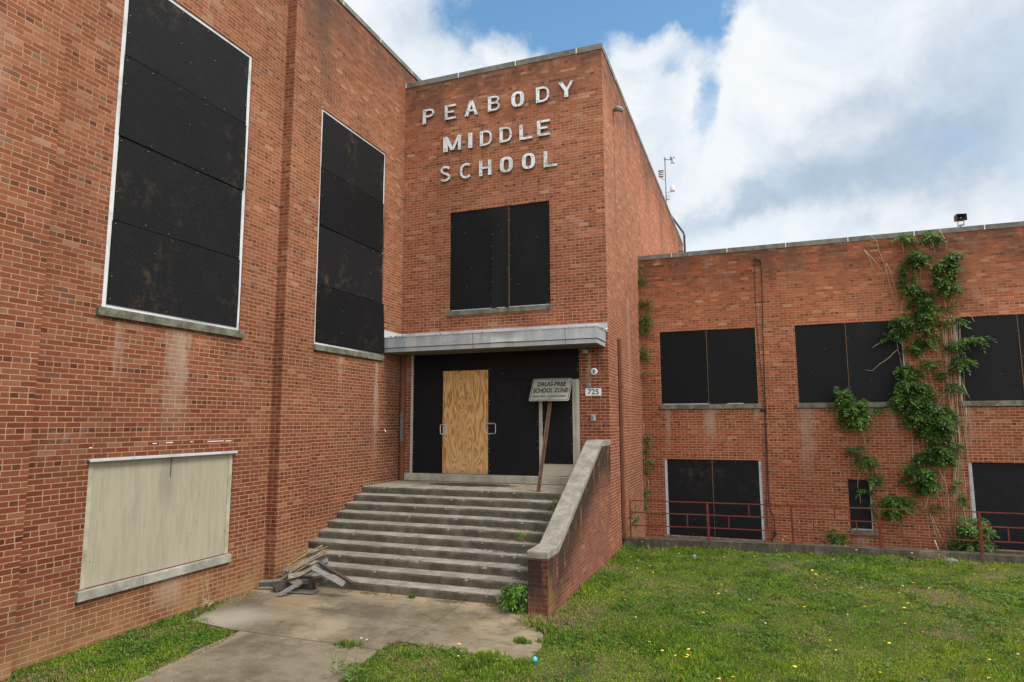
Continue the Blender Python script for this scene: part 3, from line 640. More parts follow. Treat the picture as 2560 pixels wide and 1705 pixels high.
handle([(2.36, 0, 2.765), (2.51, -.078, 2.77), (2.538, -.083, 2.75), (2.538, -.083, 2.555), (2.51, -.078, 2.54), (2.36, 0, 2.54)], (2.345, 2.44, .004, .014, 2.75, 2.785))
handle([(3.59, .01, 2.78), (3.63, -.06, 2.78), (3.65, -.07, 2.76), (3.65, -.07, 2.56), (3.63, -.06, 2.54), (3.59, .01, 2.54)])

# ------------------------------------------------------------------ low wing on the right
right = thing('low_brick_wing', (12, D, 0), 'lower two storey brick wing on the right with boarded windows and a vine', 'building')
A_ = (5.70, 8.21, 3.262, 5.293); B_ = (9.19, 11.65, 3.262, 5.293); C_ = (12.755, 15.25, 3.262, 5.293)
a_ = (5.72, 8.205, -.24, 1.783); s2_ = (10.204, 10.707, .13, 1.35); c_ = (12.78, 15.25, -.16, 1.82); c2_ = (16.4, 18.9, 3.262, 5.293)
b = MB(); wall_sheet(b, 'y', D, -1, W+.0005, 26, -.9, 7.407, [A_, B_, C_, a_, s2_, c_, c2_], .11); b.box(W+.01, 26, D+.112, 18, -.9, 7.0); b.box(W+.01, 26, D+.05, D+.3, 6.5, 7.405)
b.box(25.995, 26, D, 18, -.9, 7.4); b.build('wall', M['brick_right'], right)
b = MB(); coping_run(b, W+.003, 26.02, D-.018, D+.33, 7.407, 7.53, [6.105+1.4905*i for i in range(14)], 'x'); b.build('coping', [M['coping'], M['white_mortar']], right)
sl_ = lambda u0, u1: (u0-.06, u1+.06, 3.135, 3.26, .05, 'sill', [(u0+u1)/2-.03])
boarded(right, 'y', D, -1, *A_, [(A_[0]+.012, 6.945, 3.266, 5.285), (6.965, A_[1]-.01, 3.266, 5.288)], .03, 'grey_frame', sl_(A_[0], A_[1]), 'upper window nearest the entrance tower', bmat='board_plain', bd=(-.05, -.02), sides='b', seam=[6.955])
boarded(right, 'y', D, -1, *B_, [(B_[0]+.012, 10.37, 3.266, 5.285), (10.385, B_[1]-.04, 3.266, 5.288)], .035, 'grey_frame', sl_(B_[0], B_[1]), 'middle upper window beside the vine', bmat='board_plain', bd=(-.05, -.02), sides='r', seam=[10.378])
boarded(right, 'y', D, -1, *C_, [(C_[0]+.04, 14.02, 3.266, 5.285), (14.05, C_[1]-.03, 3.266, 5.288)], .045, 'grey_frame', sl_(C_[0], C_[1]), 'upper window right of the vine', bmat='board_plain', bd=(-.05, -.02), sides='l', seam=[14.035])
boarded(right, 'y', D, -1, *c2_, [(c2_[0]+.04, c2_[1]-.03, 3.266, 5.288)], .045, 'grey_frame', sl_(c2_[0], c2_[1]), None, bmat='board_plain', bd=(-.05, -.02))
boarded(right, 'y', D, -1, *a_, [(a_[0]+.065, 6.964, -.222, 1.778), (6.978, a_[1]-.065, -.222, 1.778)], .07, 'grey_frame', (a_[0]-.05, a_[1]+.05, -.33, -.242, .06, 'sill', []), 'basement window behind the railing, nearest the tower', bmat='board', bd=(-.05, -.03), sides='lr', seam=[6.971])
boarded(right, 'y', D, -1, *s2_, [(s2_[0]+.01, s2_[1]-.028, .17, 1.345)], .03, 'grey_frame', (s2_[0]-.02, s2_[1]+.09, .0, .128, .06, 'sill', []), 'small narrow basement window', bmat='board_plain', bd=(-.05, -.03), sides='rb')
boarded(right, 'y', D, -1, *c_, [(c_[0]+.075, c_[1]-.06, -.15, 1.815)], .08, 'grey_frame', (c_[0]+.1, c_[1]+.3, -.30, -.163, .12, 'curb', []), 'basement window at the right edge', bmat='board_plain', bd=(-.05, -.03), sides='l')

# ------------------------------------------------------------------ raised school name
sign = thing('wall_lettering', (2.5, -.03, 9.7), 'three rows of white raised metal capital letters on the brick tower above the upper window', 'letters')
LT = {  # strokes in a unit box: ('l', pts, width) polyline ribbon
 'P': [('s', .13, 0, 1), ('c', [(.1, .93), (.62, .93), (.82, .86), (.90, .72), (.82, .57), (.62, .49), (.1, .49)], .14)],
 'E': [('s', .14, 0, 1), ('b', .1, .98, .86, 1), ('b', .1, .80, .44, .58), ('b', .1, .98, 0, .14)],
 'A': [('d', .13, 0, .50, 1, .26), ('d', .88, 0, .52, 1, .20), ('b', .25, .75, .28, .40)],
 'B': [('s', .14, 0, 1), ('c', [(.1, .93), (.62, .93), (.80, .87), (.86, .75), (.78, .62), (.62, .53), (.1, .53)], .14), ('c', [(.1, .535), (.64, .53), (.84, .45), (.91, .31), (.84, .15), (.64, .07), (.1, .07)], .14)],
 'O': [('o',)], 'D': [('s', .14, 0, 1), ('c', [(.1, .93), (.55, .93), (.78, .86), (.90, .70), (.92, .5), (.90, .3), (.78, .14), (.55, .07), (.1, .07)], .15)],
 'Y': [('d', .12, 1, .50, .42, .26), ('d', .90, 1, .52, .42, .18), ('v', .50, 0, .50, .24)],
 'M': [('s', .11, 0, 1), ('d', .14, 1, .50, .06, .19), ('d', .88, 1, .52, .06, .15), ('s', .91, 0, 1, .15)],
 'I': [('v', .5, 0, 1, .95)], 'L': [('s', .14, 0, 1), ('b', .1, 1., 0, .14)],
 'S': [('c', [(.88, .80), (.76, .90), (.56, .95), (.34, .92), (.19, .82), (.19, .68), (.32, .57), (.52, .50), (.74, .42), (.86, .30), (.84, .17), (.70, .08), (.50, .05), (.28, .08), (.08, .16)], .19)],
 'C': [('c', [(.92, .84), (.78, .92), (.58, .94), (.36, .88), (.20, .74), (.15, .5), (.20, .26), (.36, .12), (.58, .06), (.78, .09), (.92, .17)], .18)],
 'H': [('s', .14, 0, 1), ('v', .87, 0, 1, .25), ('b', .2, .8, .44, .57)]}
def ribbon(mb, pts, wd, sx, sz, ox, oz, y0, y1):
    P_ = [(ox+x*sx, oz+z*sz) for x, z in pts]; L, R = [], []; t = wd*sx*.5
    for i, p in enumerate(P_):
        a, c = P_[max(i-1, 0)], P_[min(i+1, len(P_)-1)]; dx, dz = c[0]-a[0], c[1]-a[1]; l = math.hypot(dx, dz); nx, nz = -dz/l*t, dx/l*t
        L.append((p[0]+nx, p[1]+nz)); R.append((p[0]-nx, p[1]-nz))
    n = len(P_)
    vs = [(x, y0, z) for x, z in L]+[(x, y0, z) for x, z in R]+[(x, y1, z) for x, z in L]+[(x, y1, z) for x, z in R]
    f0 = [(i, i+1, n+i+1, n+i) for i in range(n-1)]; fs_ = []
    for i in range(n-1): fs_ += [(i, i+1, 2*n+i+1, 2*n+i), (n+i, n+i+1, 3*n+i+1, 3*n+i)]
    fs_ += [(0, n, 3*n, 2*n), (n-1, 2*n-1, 4*n-1, 3*n-1)]
    mb.add(vs, f0, 0); mb.add(vs, fs_, 1)
def letter(ch, x0, x1, z0, z1):
    mb = MB(); sx, sz = x1-x0, z1-z0; yb = -.018
    for i, s_ in enumerate(LT[ch]):
        yf = -.072-.0025*i; X = lambda t: x0+t*sx; Z = lambda t: z0+t*sz
        def slab(poly):
            n = len(poly); vs = [(X(a), yf, Z(c)) for a, c in poly]+[(X(a), yb, Z(c)) for a, c in poly]
            mb.add(vs, [tuple(range(n))], 0); mb.add(vs, [(k, (k+1) % n, n+(k+1) % n, n+k) for k in range(n)], 1)
        if s_[0] == 's': h = (s_[4] if len(s_) > 4 else .26)/2; c = s_[1]; slab([(c-h, s_[2]), (c+h, s_[2]), (c+h, s_[3]), (c-h, s_[3])])
        elif s_[0] == 'v': h = s_[4]/2; c = s_[1]; slab([(c-h, s_[2]), (c+h, s_[2]), (c+h, s_[3]), (c-h, s_[3])])
        elif s_[0] == 'b': slab([(s_[1], s_[3]), (s_[2], s_[3]), (s_[2], s_[4]), (s_[1], s_[4])])
        elif s_[0] == 'd': h = s_[5]/2; slab([(s_[1]-h, s_[2]), (s_[1]+h, s_[2]), (s_[3]+h, s_[4]), (s_[3]-h, s_[4])])
        elif s_[0] == 'c': ribbon(mb, s_[1], s_[2], sx, sz, x0, z0, yf, yb)
        elif s_[0] == 'o':
            n = 28; O_, I_ = [], []
            for k in range(n):
                a = 2*math.pi*k/n; c_, sn = math.cos(a), math.sin(a); e = lambda v, p_: math.copysign(abs(v)**p_, v)
                O_.append((.5+.5*e(c_, .72), .5+.5*e(sn, .80))); I_.append((.5+.21*e(c_, .6), .5+.34*e(sn, .75)))
            vs = [(X(a), yf, Z(c)) for a, c in O_+I_]+[(X(a), yb, Z(c)) for a, c in O_+I_]
            mb.add(vs, [(k, (k+1) % n, n+(k+1) % n, n+k) for k in range(n)], 0)
            mb.add(vs, [(k, (k+1) % n, 2*n+(k+1) % n, 2*n+k) for k in range(n)]+[(n+k, n+(k+1) % n, 3*n+(k+1) % n, 3*n+k) for k in range(n)], 1)
    bl = {'P': [(.14, .9), (.14, .08), (.86, .62)], 'E': [(.3, .93), (.14, .08), (.9, .07)], 'A': [(.5, .92), (.13, .08), (.87, .08)], 'B': [(.14, .9), (.14, .08), (.84, .42)], 'O': [(.16, .72), (.84, .74), (.5, .08)],
          'D': [(.14, .78), (.14, .12), (.91, .45)], 'Y': [(.15, .94), (.9, .94), (.5, .1)], 'M': [(.11, .88), (.11, .15), (.88, .86), (.52, .15), (.92, .15)], 'I': [(.5, .85), (.5, .15)], 'L': [(.14, .75), (.14, .25), (.6, .07)], 'S': [(.3, .88), (.86, .28), (.12, .14)], 'C': [(.84, .9), (.16, .5), (.68, .07)], 'H': [(.14, .9), (.14, .15), (.87, .6)]}[ch]
    for u, v in bl: mb.lathe((x0+u*sx, -.086, z0+v*sz), [(.011, 0), (.011, .01)], 'y', 8, 2)
    mb.build('letter', [M['letter'], M['letter_side'], M['bolt']], sign)
for ch, a, c, z in [('P', .545, .875, 10.31), ('E', 1.16, 1.473, 10.313), ('A', 1.711, 2.069, 10.313), ('B', 2.331, 2.655, 10.326), ('O', 2.946, 3.273, 10.325), ('D', 3.57, 3.9, 10.327), ('Y', 4.137, 4.5, 10.34),
                    ('M', 1.14, 1.619, 9.475), ('I', 1.81, 1.923, 9.478), ('D', 2.121, 2.439, 9.475), ('D', 2.637, 2.955, 9.482), ('L', 3.146, 3.473, 9.47), ('E', 3.588, 3.916, 9.485),
                    ('S', 1.035, 1.341, 8.722), ('C', 1.572, 1.883, 8.718), ('H', 2.102, 2.424, 8.718), ('O', 2.646, 2.978, 8.722), ('O', 3.209, 3.534, 8.728), ('L', 3.747, 4.071, 8.705)]:
    letter(ch, a, c, z, z+.385)

# ------------------------------------------------------------------ canopy
can = thing('entrance_canopy', (2.56, -.4, 4.43), 'flat grey metal canopy over the boarded entrance doors', 'canopy')
b = MB(); n = 64; vs = []; Z = [4.533, 4.57, 4.62, 4.68, 4.73, 4.764]
for z in Z:
    for i in range(n+1):
        x = .003+5.115*i/n; g_ = math.exp(-((x-3.02)/.28)**2)
        t = (z-4.533)/.231; vs.append((x, -.858+.03*g_*math.sin(t*3.1)*1.0-.022*math.exp(-((x-3.25)/.16)**2)*(1-t), z+.012*g_*(1-t)+.006*math.sin(x*2.1)*t))
b.add(vs, [(r*(n+1)+i, r*(n+1)+i+1, (r+1)*(n+1)+i+1, (r+1)*(n+1)+i) for r in range(len(Z)-1) for i in range(n)])
b.box(.003, 5.115, -.83, -.02, 4.536, 4.75); b.box(5.1155, 5.118, -.858, -.02, 4.535, 4.762); b.box(.003, 5.12, -.868, -.835, 4.7645, 4.779); b.box(5.09, 5.128, -.834, -.02, 4.7645, 4.779)
b.build('fascia', M['canopy'], can)
b = MB(); b.box(.004, 5.10, -.835, -.002, 4.43, 4.516); b.box(.01, 5.08, -.80, -.004, 4.515, 4.537); b.build('trim', M['canopy'], can)
b = MB(); b.box(.03, 5.08, -.82, -.003, 4.4215, 4.4285); b.build('soffit', M['soffit'], can)
b = MB(); b.add([(.005, -.834, 4.779), (5.09, -.834, 4.779), (5.09, -.012, 4.85), (.005, -.012, 4.85)], [(0, 1, 2, 3)]); b.box(.006, 5.08, -.83, -.013, 4.752, 4.776)
b.box(.014, 5.159, -.014, -.001, 4.76, 4.968); b.box(.0015, .0135, -.86, -.001, 4.77, 4.962)
b.tube([(5.10+.02, -.2, 4.80), (5.13, -.08, 4.80), (5.15, -.02, 4.83)], .02, 6); b.build('roof_flashing', M['flashing'], can)
b = MB()
for _ in range(70):
    x, y = rng.uniform(.02, .45) if rng.random() < .7 else rng.uniform(.1, 4.9), rng.uniform(-.75, -.1); b.bar((x, y, 4.80+.08*(y+.83)), (x+rng.uniform(-.04, .04), y+rng.uniform(-.04, .04), 4.81+.08*(y+.83)), .02, .006)
b.tube([(.22, -.45, 4.82), (.25, -.42, 4.88), (.30, -.4, 4.84)], .006, 5); b.tube([(.22, -.45, 4.82), (.19, -.5, 4.87), (.15, -.5, 4.83)], .006, 5)
tag(b.build('leaf_litter', M['wood_dark']), kind='stuff')

# ------------------------------------------------------------------ stairs
st = thing('entrance_stairs', (2.43, -2.9, 0), 'wide weathered concrete stairs of ten steps leading up to the boarded entrance', 'stairs')
for i in range(10):
    yn = -(1.584+.296*i); z = 1.43-.143*i; b = MB()
    cuts = [.012]+sorted([(.9+1.55*k+((i*.73) % 1.3)) for k in range(3)])+[4.853]
    cuts = [c for c in cuts if c < 4.86 and (c < 4.5 or c > 4.8)]
    for c, c2 in zip(cuts, cuts[1:]):
        dz = rng.uniform(-.002, .002)
        prof = [(yn+.02, z-.143-(.14 if i == 9 else 0)), (yn+.0, z-.045), (yn+.004, z-.012), (yn+.018, z+dz), (yn+.34, z+dz), (yn+.34, z-.143-(.14 if i == 9 else 0))]
        ns = max(3, int((c2-c)/.045)); npf = len(prof); vs = []
        for k in range(ns+1):
            x = c+.0015+(c2-c-.003)*k/ns; ch = .010*max(0, math.sin(x*7.3+i*2.1)*math.sin(x*3.1+i))**3+(.022 if rng.random() < .035 else 0)
            for jj, (yy_, zz_) in enumerate(prof):
                jy, jz = (rng.uniform(-.0025, .0025), rng.uniform(-.002, .002)) if jj in (1, 2, 3) else (0, 0)
                if jj in (2, 3): jy += ch*.8; jz -= ch*(.8 if jj == 2 else .35)
                vs.append((x, yy_+jy, zz_+jz))
        fs = [(k*npf+jj, k*npf+(jj+1) % npf, (k+1)*npf+(jj+1) % npf, (k+1)*npf+jj) for k in range(ns) for jj in range(npf)]+[tuple(range(npf)), tuple(ns*npf+jj for jj in range(npf))]
        b.add(vs, fs)
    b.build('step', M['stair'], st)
M['landing'] = concrete('landing concrete', (.38, .325, .24), (.20, .17, .125), (.47, .41, .32), 1.2)
b = MB()
for c, c2 in ((.003, 1.9), (1.905, 3.3), (3.305, 4.857)): b.box(c, c2, -1.243, -.001, 1.28, 1.426)
b.build('landing', M['landing'], st, bevel=.003)
b = MB(); b.extrude([(-1.25, 1.3), (-4.1, -.1), (-4.1, -.3), (-1.25, -.3)], 'x', .05, 4.82); b.build('stair_base', M['curb'], st)
sw = thing('stair_side_wall', (5.0, -2.3, 0), 'brick side wall of the stairs with a sloping stone coping', 'wall')
b = MB(); b.extrude([(-4.582, -.3), (-4.582, .803), (-4.02, .803), (-.93, 2.296), (-.0015, 2.296), (-.0015, -.3)], 'x', 4.858, W+.0008); b.build('wall', M['brick_stair'], sw)
sl_m = (2.423-.914)/(4.0-.873)
def cap(y0, y1, t0, t1, b0, b1, nm='capstone'):
    b = MB(); b.extrude([(y0, b0), (y0, t0), (y1, t1), (y1, b1)], 'x', 4.848, W+.012); b.build(nm, M['capstone'], sw, bevel=.008)
b = MB(); b.extrude([(-4.598, .804), (-4.598, .90), (-4.585, .914), (-4.003, .914), (-4.003, .804)], 'x', 4.846, W+.014); b.build('capstone', M['capstone'], sw, bevel=.008)
yz = lambda y: .914+sl_m*(y+4.0)
cap(-3.999, -2.02, yz(-3.999), yz(-2.02), .805, yz(-2.02)-.125); cap(-2.014, -.875, yz(-2.014), 2.423, yz(-2.014)-.125, 2.298)
cap(-.872, -.002, 2.423, 2.423, 2.298, 2.298)

# ------------------------------------------------------------------ ramp curb and railing
cb = thing('ramp_curb_wall', (12, 1.27, 0), 'low stained concrete curb wall along the lawn in front of the low wing', 'wall')
b = MB(); cp = [(5.175, .176), (7.04, .212), (8.73, .243), (10.4, .256), (12.1, .262), (26, .275)]
for (x0, z0), (x1, z1) in zip(cp, cp[1:]):
    b.add([(x0, 1.16, -.5), (x1, 1.16, -.5), (x1, 1.16, z1), (x0, 1.16, z0), (x0, 1.39, -.5), (x1, 1.39, -.5), (x1, 1.39, z1), (x0, 1.39, z0)], [(0, 1, 2, 3), (3, 2, 6, 7), (7, 6, 5, 4)])
b.add([(5.175, 1.16, -.5), (5.175, 1.16, .176), (5.175, 1.39, .176), (5.175, 1.39, -.5)], [(0, 1, 2, 3)])
b.build('curb', M['curb'], cb)
rl = thing('ramp_railing', (12, 1.23, .25), 'low rusty red steel railing with three rails on the concrete curb', 'railing')
yr = 1.23
for z in (1.03, .765, .492):
    b = MB(); z0 = z-.018 if z != .492 else z-.035; b.bar((5.325, yr, z0), (7.04, yr, z-.004), .022, .021); b.bar((7.04, yr, z-.004), (12.08, yr, z+.012), .022, .021); b.bar((12.08, yr, z+.012), (25.8, yr, z+.03), .022, .021); b.build('rail', M['rail_red'], rl)
for i, x in enumerate([7.038, 8.734, 10.369, 12.08, 13.78, 15.48, 17.2, 18.9, 20.6]):
    b = MB(); b.bar((x, yr, .20), (x-.006, yr, 1.032), .046, .046); b.bar((x, yr, .2), (x, yr, .27), .085, .085); b.build('post', M['rail_red'], rl)
b = MB(); b.bar((5.33, yr, .16), (5.33, yr, 1.02), .028, .028); b.build('post', M['rail_red'], rl)
for x, z0, z1 in [(5.745, .47, .72), (6.595, .47, .74), (7.466, .48, .75), (7.89, .76, 1.02), (9.145, .49, .77), (9.55, .77, 1.02), (9.945, .49, .765), (10.745, .49, .77), (11.65, .49, .77), (12.525, .49, .77), (13.1, .77, 1.03), (14.3, .49, .77)]:
    b = MB(); b.bar((x, yr, z0+.02), (x, yr, z1), .022, .022); b.build('baluster', M['rail_red'], rl)

# measured positions (metres on the low wing wall / lawn)
MAIN = [(11.85, 7.36, 0.14, 0.14), (12.4, 7.34, 0.19, 0.19), (12.06, 6.86, 0.25, 0.27), (11.72, 6.7, 0.14, 0.11, 0.5), (11.73, 6.51, 0.14, 0.11, 0.5), (11.81, 6.31, 0.14, 0.11), (11.94, 6.06, 0.25, 0.19), (12.1, 5.72, 0.25, 0.27), (12.1, 5.45, 0.27, 0.16), (11.74, 5.26, 0.27, 0.19), (12.15, 5.16, 0.27, 0.21, 0.7), (11.54, 5.0, 0.14, 0.19), (11.18, 4.86, 0.14, 0.08, 0.6), (12.1, 4.82, 0.22, 0.16, 0.7), (12.02, 4.66, 0.22, 0.13, 0.5), (12.83, 6.82, 0.18, 0.16), (12.65, 6.54, 0.29, 0.24), (12.63, 6.24, 0.24, 0.21), (12.65, 5.97, 0.2, 0.13), (12.63, 5.58, 0.2, 0.08, 0.5), (12.76, 5.23, 0.24, 0.12, 0.5), (13.07, 4.74, 0.3, 0.13, 0.7), (12.73, 4.6, 0.24, 0.16, 0.6), (12.79, 4.21, 0.24, 0.15), (12.17, 4.24, 0.18, 0.13, 0.7), (12.44, 3.97, 0.2, 0.1, 0.5), (11.61, 4.07, 0.18, 0.16), (11.81, 3.96, 0.18, 0.13, 0.6), (11.64, 3.73, 0.29, 0.21), (11.9, 3.62, 0.31, 0.16), (12.57, 3.63, 0.26, 0.1, 0.5), (11.56, 3.35, 0.27, 0.31), (11.89, 3.4, 0.29, 0.28), (11.78, 2.89, 0.32, 0.34), (12.14, 3.12, 0.22, 0.25, 0.7), (12.21, 2.83, 0.31, 0.28), (12.46, 2.97, 0.14, 0.17, 0.6), (12.46, 2.58, 0.14, 0.08, 0.5), (12.02, 2.5, 0.29, 0.11, 0.7), (12.16, 2.11, 0.26, 0.22), (12.29, 1.89, 0.19, 0.17, 0.8), (11.81, 1.94, 0.17, 0.17), (11.74, 1.63, 0.32, 0.25), (11.87, 1.36, 0.22, 0.19), (11.85, 1.17, 0.12, 0.11), (11.47, 1.38, 0.1, 0.11, 0.4), (11.95, 0.79, 0.14, 0.11, 0.4), (12.53, 1.32, 0.12, 0.16, 0.3), (12.56, 1.05, 0.09, 0.14, 0.3)]
SMALL = [(10.4, 3.19, 0.39, 0.26), (10.43, 2.87, 0.29, 0.2), (10.21, 3.55, 0.16, 0.15), (10.99, 3.13, 0.1, 0.04, 0.6), (10.41, 2.09, 0.18, 0.14, 0.5), (10.63, 1.86, 0.21, 0.14, 0.6), (10.8, 1.41, 0.15, 0.14, 0.7), (10.55, 1.1, 0.13, 0.06, 0.5), (11.2, 0.92, 0.32, 0.17), (11.01, 0.69, 0.25, 0.17, 0.8), (10.79, 0.77, 0.08, 0.14, 0.4)]
BUSH = [(12.72, 0.39, 0.28, 0.24), (12.62, 0.04, 0.3, 0.24), (12.23, -0.14, 0.16, 0.11, 0.6)]
WEED = [(9.91, -0.03, 0.16, 0.14), (9.82, 0.1, 0.08, 0.09)]
CORNER = [(5.22, 7.19, 0.06, 0.12, 0.7), (5.24, 6.79, 0.1, 0.15), (5.3, 6.15, 0.14, 0.2), (5.33, 5.61, 0.17, 0.29), (5.28, 4.7, 0.13, 0.24), (5.27, 4.19, 0.09, 0.07, 0.7), (5.25, 2.41, 0.08, 0.08), (5.21, 2.24, 0.07, 0.07), (5.2, 2.05, 0.07, 0.1), (5.27, 1.72, 0.11, 0.12), (5.24, 1.44, 0.06, 0.07), (5.26, 0.98, 0.08, 0.07), (5.16, 0.78, 0.08, 0.12), (5.13, 0.57, 0.06, 0.14, 0.7), (5.11, 0.38, 0.05, 0.07, 0.6)]
STEMS = [[(12.603, 7.493), (12.678, 7.281), (12.722, 7.113), (12.72, 6.924)], [(10.95, 7.512), (11.06, 7.511), (11.175, 7.409), (11.248, 7.233), (11.292, 6.977), (11.367, 6.665), (11.4, 6.441), (11.449, 6.107), (11.529, 5.718), (11.543, 5.581)], [(11.409, 6.758), (11.466, 6.546), (11.518, 6.266), (11.57, 5.988), (11.618, 5.658)], [(11.409, 6.758), (11.373, 6.581), (11.299, 6.366), (11.29, 6.119)], [(11.813, 5.943), (11.669, 5.709), (11.599, 5.442), (11.547, 5.121), (11.502, 4.8), (11.507, 4.532), (11.543, 4.21), (11.577, 3.68)], [(11.485, 4.546), (11.322, 4.379), (11.075, 4.2), (10.911, 4.044), (10.758, 4.075)], [(10.935, 4.61), (11.084, 4.712), (11.309, 4.89), (11.467, 5.152)], [(11.869, 5.076), (11.909, 4.994), (11.819, 4.865), (11.699, 4.796)], [(12.298, 4.868), (12.337, 4.629), (12.327, 4.183), (12.329, 4.052)], [(11.812, 4.759), (11.965, 4.328), (12.122, 3.98), (12.226, 3.561)], [(12.692, 5.348), (12.697, 4.822), (12.701, 4.43)], [(12.743, 3.962), (12.793, 3.754), (12.804, 3.477)], [(10.927, 7.139), (11.105, 6.883), (11.278, 6.589), (11.364, 6.444)], [(12.01, 6.608), (11.989, 6.31)], [(12.148, 6.596), (12.1, 6.247)], [(11.784, 7.235), (11.777, 6.959)], [(12.44, 7.141), (12.477, 6.865)], [(12.273, 6.098), (12.421, 6.248), (12.535, 6.562), (12.663, 6.767)], [(12.566, 5.755), (12.625, 5.352), (12.641, 4.956), (12.687, 4.691)], [(12.707, 5.851), (12.732, 5.584), (12.788, 5.739)], [(10.927, 7.139), (11.033, 6.89), (11.106, 6.521)], [(12.882, 6.398), (12.82, 5.869)], [(13.161, 5.15), (13.105, 5.271), (12.853, 5.417)], [(12.413, 3.678), (12.382, 3.424), (12.201, 3.116), (12.169, 3.004), (12.187, 2.75), (12.166, 2.47)], [(11.845, 2.413), (11.951, 2.363), (12.026, 2.386), (12.059, 2.498)], [(12.471, 2.833), (12.489, 2.112), (12.419, 1.178), (12.348, 0.229)], [(12.615, 2.833), (12.62, 2.278), (12.543, 1.563), (12.431, 0.394)], [(12.561, 3.393), (12.495, 2.833)], [(12.826, 3.109), (12.806, 2.693), (12.655, 2.113), (12.627, 1.893)], [(12.797, 3.669), (12.854, 3.472), (12.924, 3.303)], [(12.724, 3.643), (12.763, 3.221), (12.802, 3.109)], [(12.169, 3.684), (12.367, 3.058)], [(11.908, 1.079), (11.84, 0.802), (11.692, 0.604)], [(11.899, 0.613), (11.966, 0.208), (12.058, -0.164)], [(11.944, 0.56), (12.096, 0.027), (12.132, -0.133)], [(12.164, 1.61), (12.266, 1.365), (12.314, 1.038), (12.267, 0.09)], [(12.601, 0.779), (12.607, 0.242), (12.572, -0.212)], [(12.542, 1.865), (12.443, 1.179), (12.367, 0.015)], [(12.041, 1.248), (12.096, 1.003), (12.18, 0.843)], [(12.487, 3.535), (12.516, 3.113), (12.567, 2.833)]]
STEMS3 = [[(5.204, 2.735), (5.181, 2.376), (5.159, 2.019)], [(5.204, 1.925), (5.174, 1.712), (5.11, 1.545), (5.073, 1.074), (5.06, 0.605), (5.034, -0.323)], [(5.278, 1.197), (5.285, 1.033), (5.221, 0.844)]]
DAND = [(5.056, 1.0, 0.15), (5.585, 1.0, 0.148), (5.683, 0.732, 0.09), (5.799, 0.878, 0.09), (5.75, 0.451, 0.09), (6.138, 0.513, 0.09), (5.637, -0.458, 0.09), (6.225, 1.0, 0.163), (7.182, -0.023, 0.09), (7.963, 0.473, 0.09), (8.464, 1.0, 0.36), (8.624, 1.0, 0.438), (9.758, 1.0, 0.397), (9.683, 1.0, 0.313), (9.898, 1.0, 0.239), (10.837, 1.0, 0.25), (10.843, 1.0, 0.169), (11.128, 1.0, 0.328), (11.25, 1.0, 0.24), (11.056, 0.842, 0.09), (11.112, 0.923, 0.09), (8.962, -0.494, 0.09), (8.999, -0.786, 0.09), (8.991, -0.893, 0.09), (9.141, -0.788, 0.09), (9.145, -1.19, 0.09), (8.927, -1.691, 0.09), (9.067, -1.611, 0.09), (9.379, -1.377, 0.09), (9.606, -1.643, 0.09), (10.484, -0.969, 0.09), (10.26, -1.262, 0.09), (10.642, -1.274, 0.09), (11.649, 0.171, 0.09), (7.454, -2.778, 0.09), (7.247, -3.942, 0.09), (9.509, -2.834, 0.09), (8.678, -3.143, 0.09), (10.133, -2.407, 0.09), (10.011, -2.702, 0.09), (9.912, -3.545, 0.09), (10.013, -3.907, 0.09), (9.54, -4.486, 0.09), (8.88, -5.004, 0.09), (8.837, -4.638, 0.09), (6.734, -5.478, 0.09), (6.938, -5.703, 0.09), (7.129, -5.81, 0.09), (7.199, -5.747, 0.09), (7.245, -5.856, 0.09), (7.251, -5.544, 0.09), (8.377, -5.716, 0.09), (10.476, -4.742, 0.09), (9.24, -5.61, 0.09), (7.611, -6.393, 0.09), (7.763, -6.301, 0.09), (10.316, -5.403, 0.09), (6.242, -1.693, 0.09), (4.503, -6.272, 0.07), (4.706, -6.65, 0.07)]
STEMS2 = [[(10.555, 2.639), (10.618, 2.407), (10.65, 2.091)], [(10.573, 1.688), (10.442, 1.457), (10.4, 1.199), (10.442, 1.029), (10.355, 0.884)], [(10.429, 1.029), (10.439, 0.774)], [(10.905, 1.27), (11.067, 1.051)], [(11.19, 0.637), (11.296, 0.365), (11.347, 0.038)], [(10.827, 1.636), (10.838, 1.41)]]
# ------------------------------------------------------------------ small fixtures
def text_mesh(body, size, mat, parent, to_world, name='lettering', extrude=.0008, bold=0.):
    cu = bpy.data.curves.new('txt', 'FONT'); cu.body = body; cu.size = size; cu.extrude = extrude; cu.align_x = 'CENTER'; cu.align_y = 'CENTER'; cu.offset = bold
    ob = bpy.data.objects.new('txt', cu); COL.objects.link(ob); bpy.context.view_layer.update()
    me = bpy.data.meshes.new_from_object(ob.evaluated_get(bpy.context.evaluated_depsgraph_get()))
    bpy.data.objects.remove(ob); off = Vector(parent['_o'])
    xs_ = [v.co.x for v in me.vertices]; w_ = max(xs_)-min(xs_)
    for v in me.vertices: v.co = to_world(v.co.x, v.co.y, v.co.z, w_)-off
    me.materials.clear(); me.materials.append(mat)
    o = bpy.data.objects.new(name, me); COL.objects.link(o); o.parent = parent; return o
# number plate
np_ = thing('number_plate', (4.815, 0, 3.45), 'white rectangular plate with the black number 725 on the brick right of the doors', 'number plate')
b = MB(); b.box(4.639, 4.992, -.012, -.001, 3.368, 3.528); b.build('plate', M['white_plate'], np_, bevel=.002)
text_mesh('725', .165, M['ink'], np_, lambda x, y, z, w_: Vector((4.815+x*.245/w_, -.0135-z, 3.448+y)), bold=.0025)
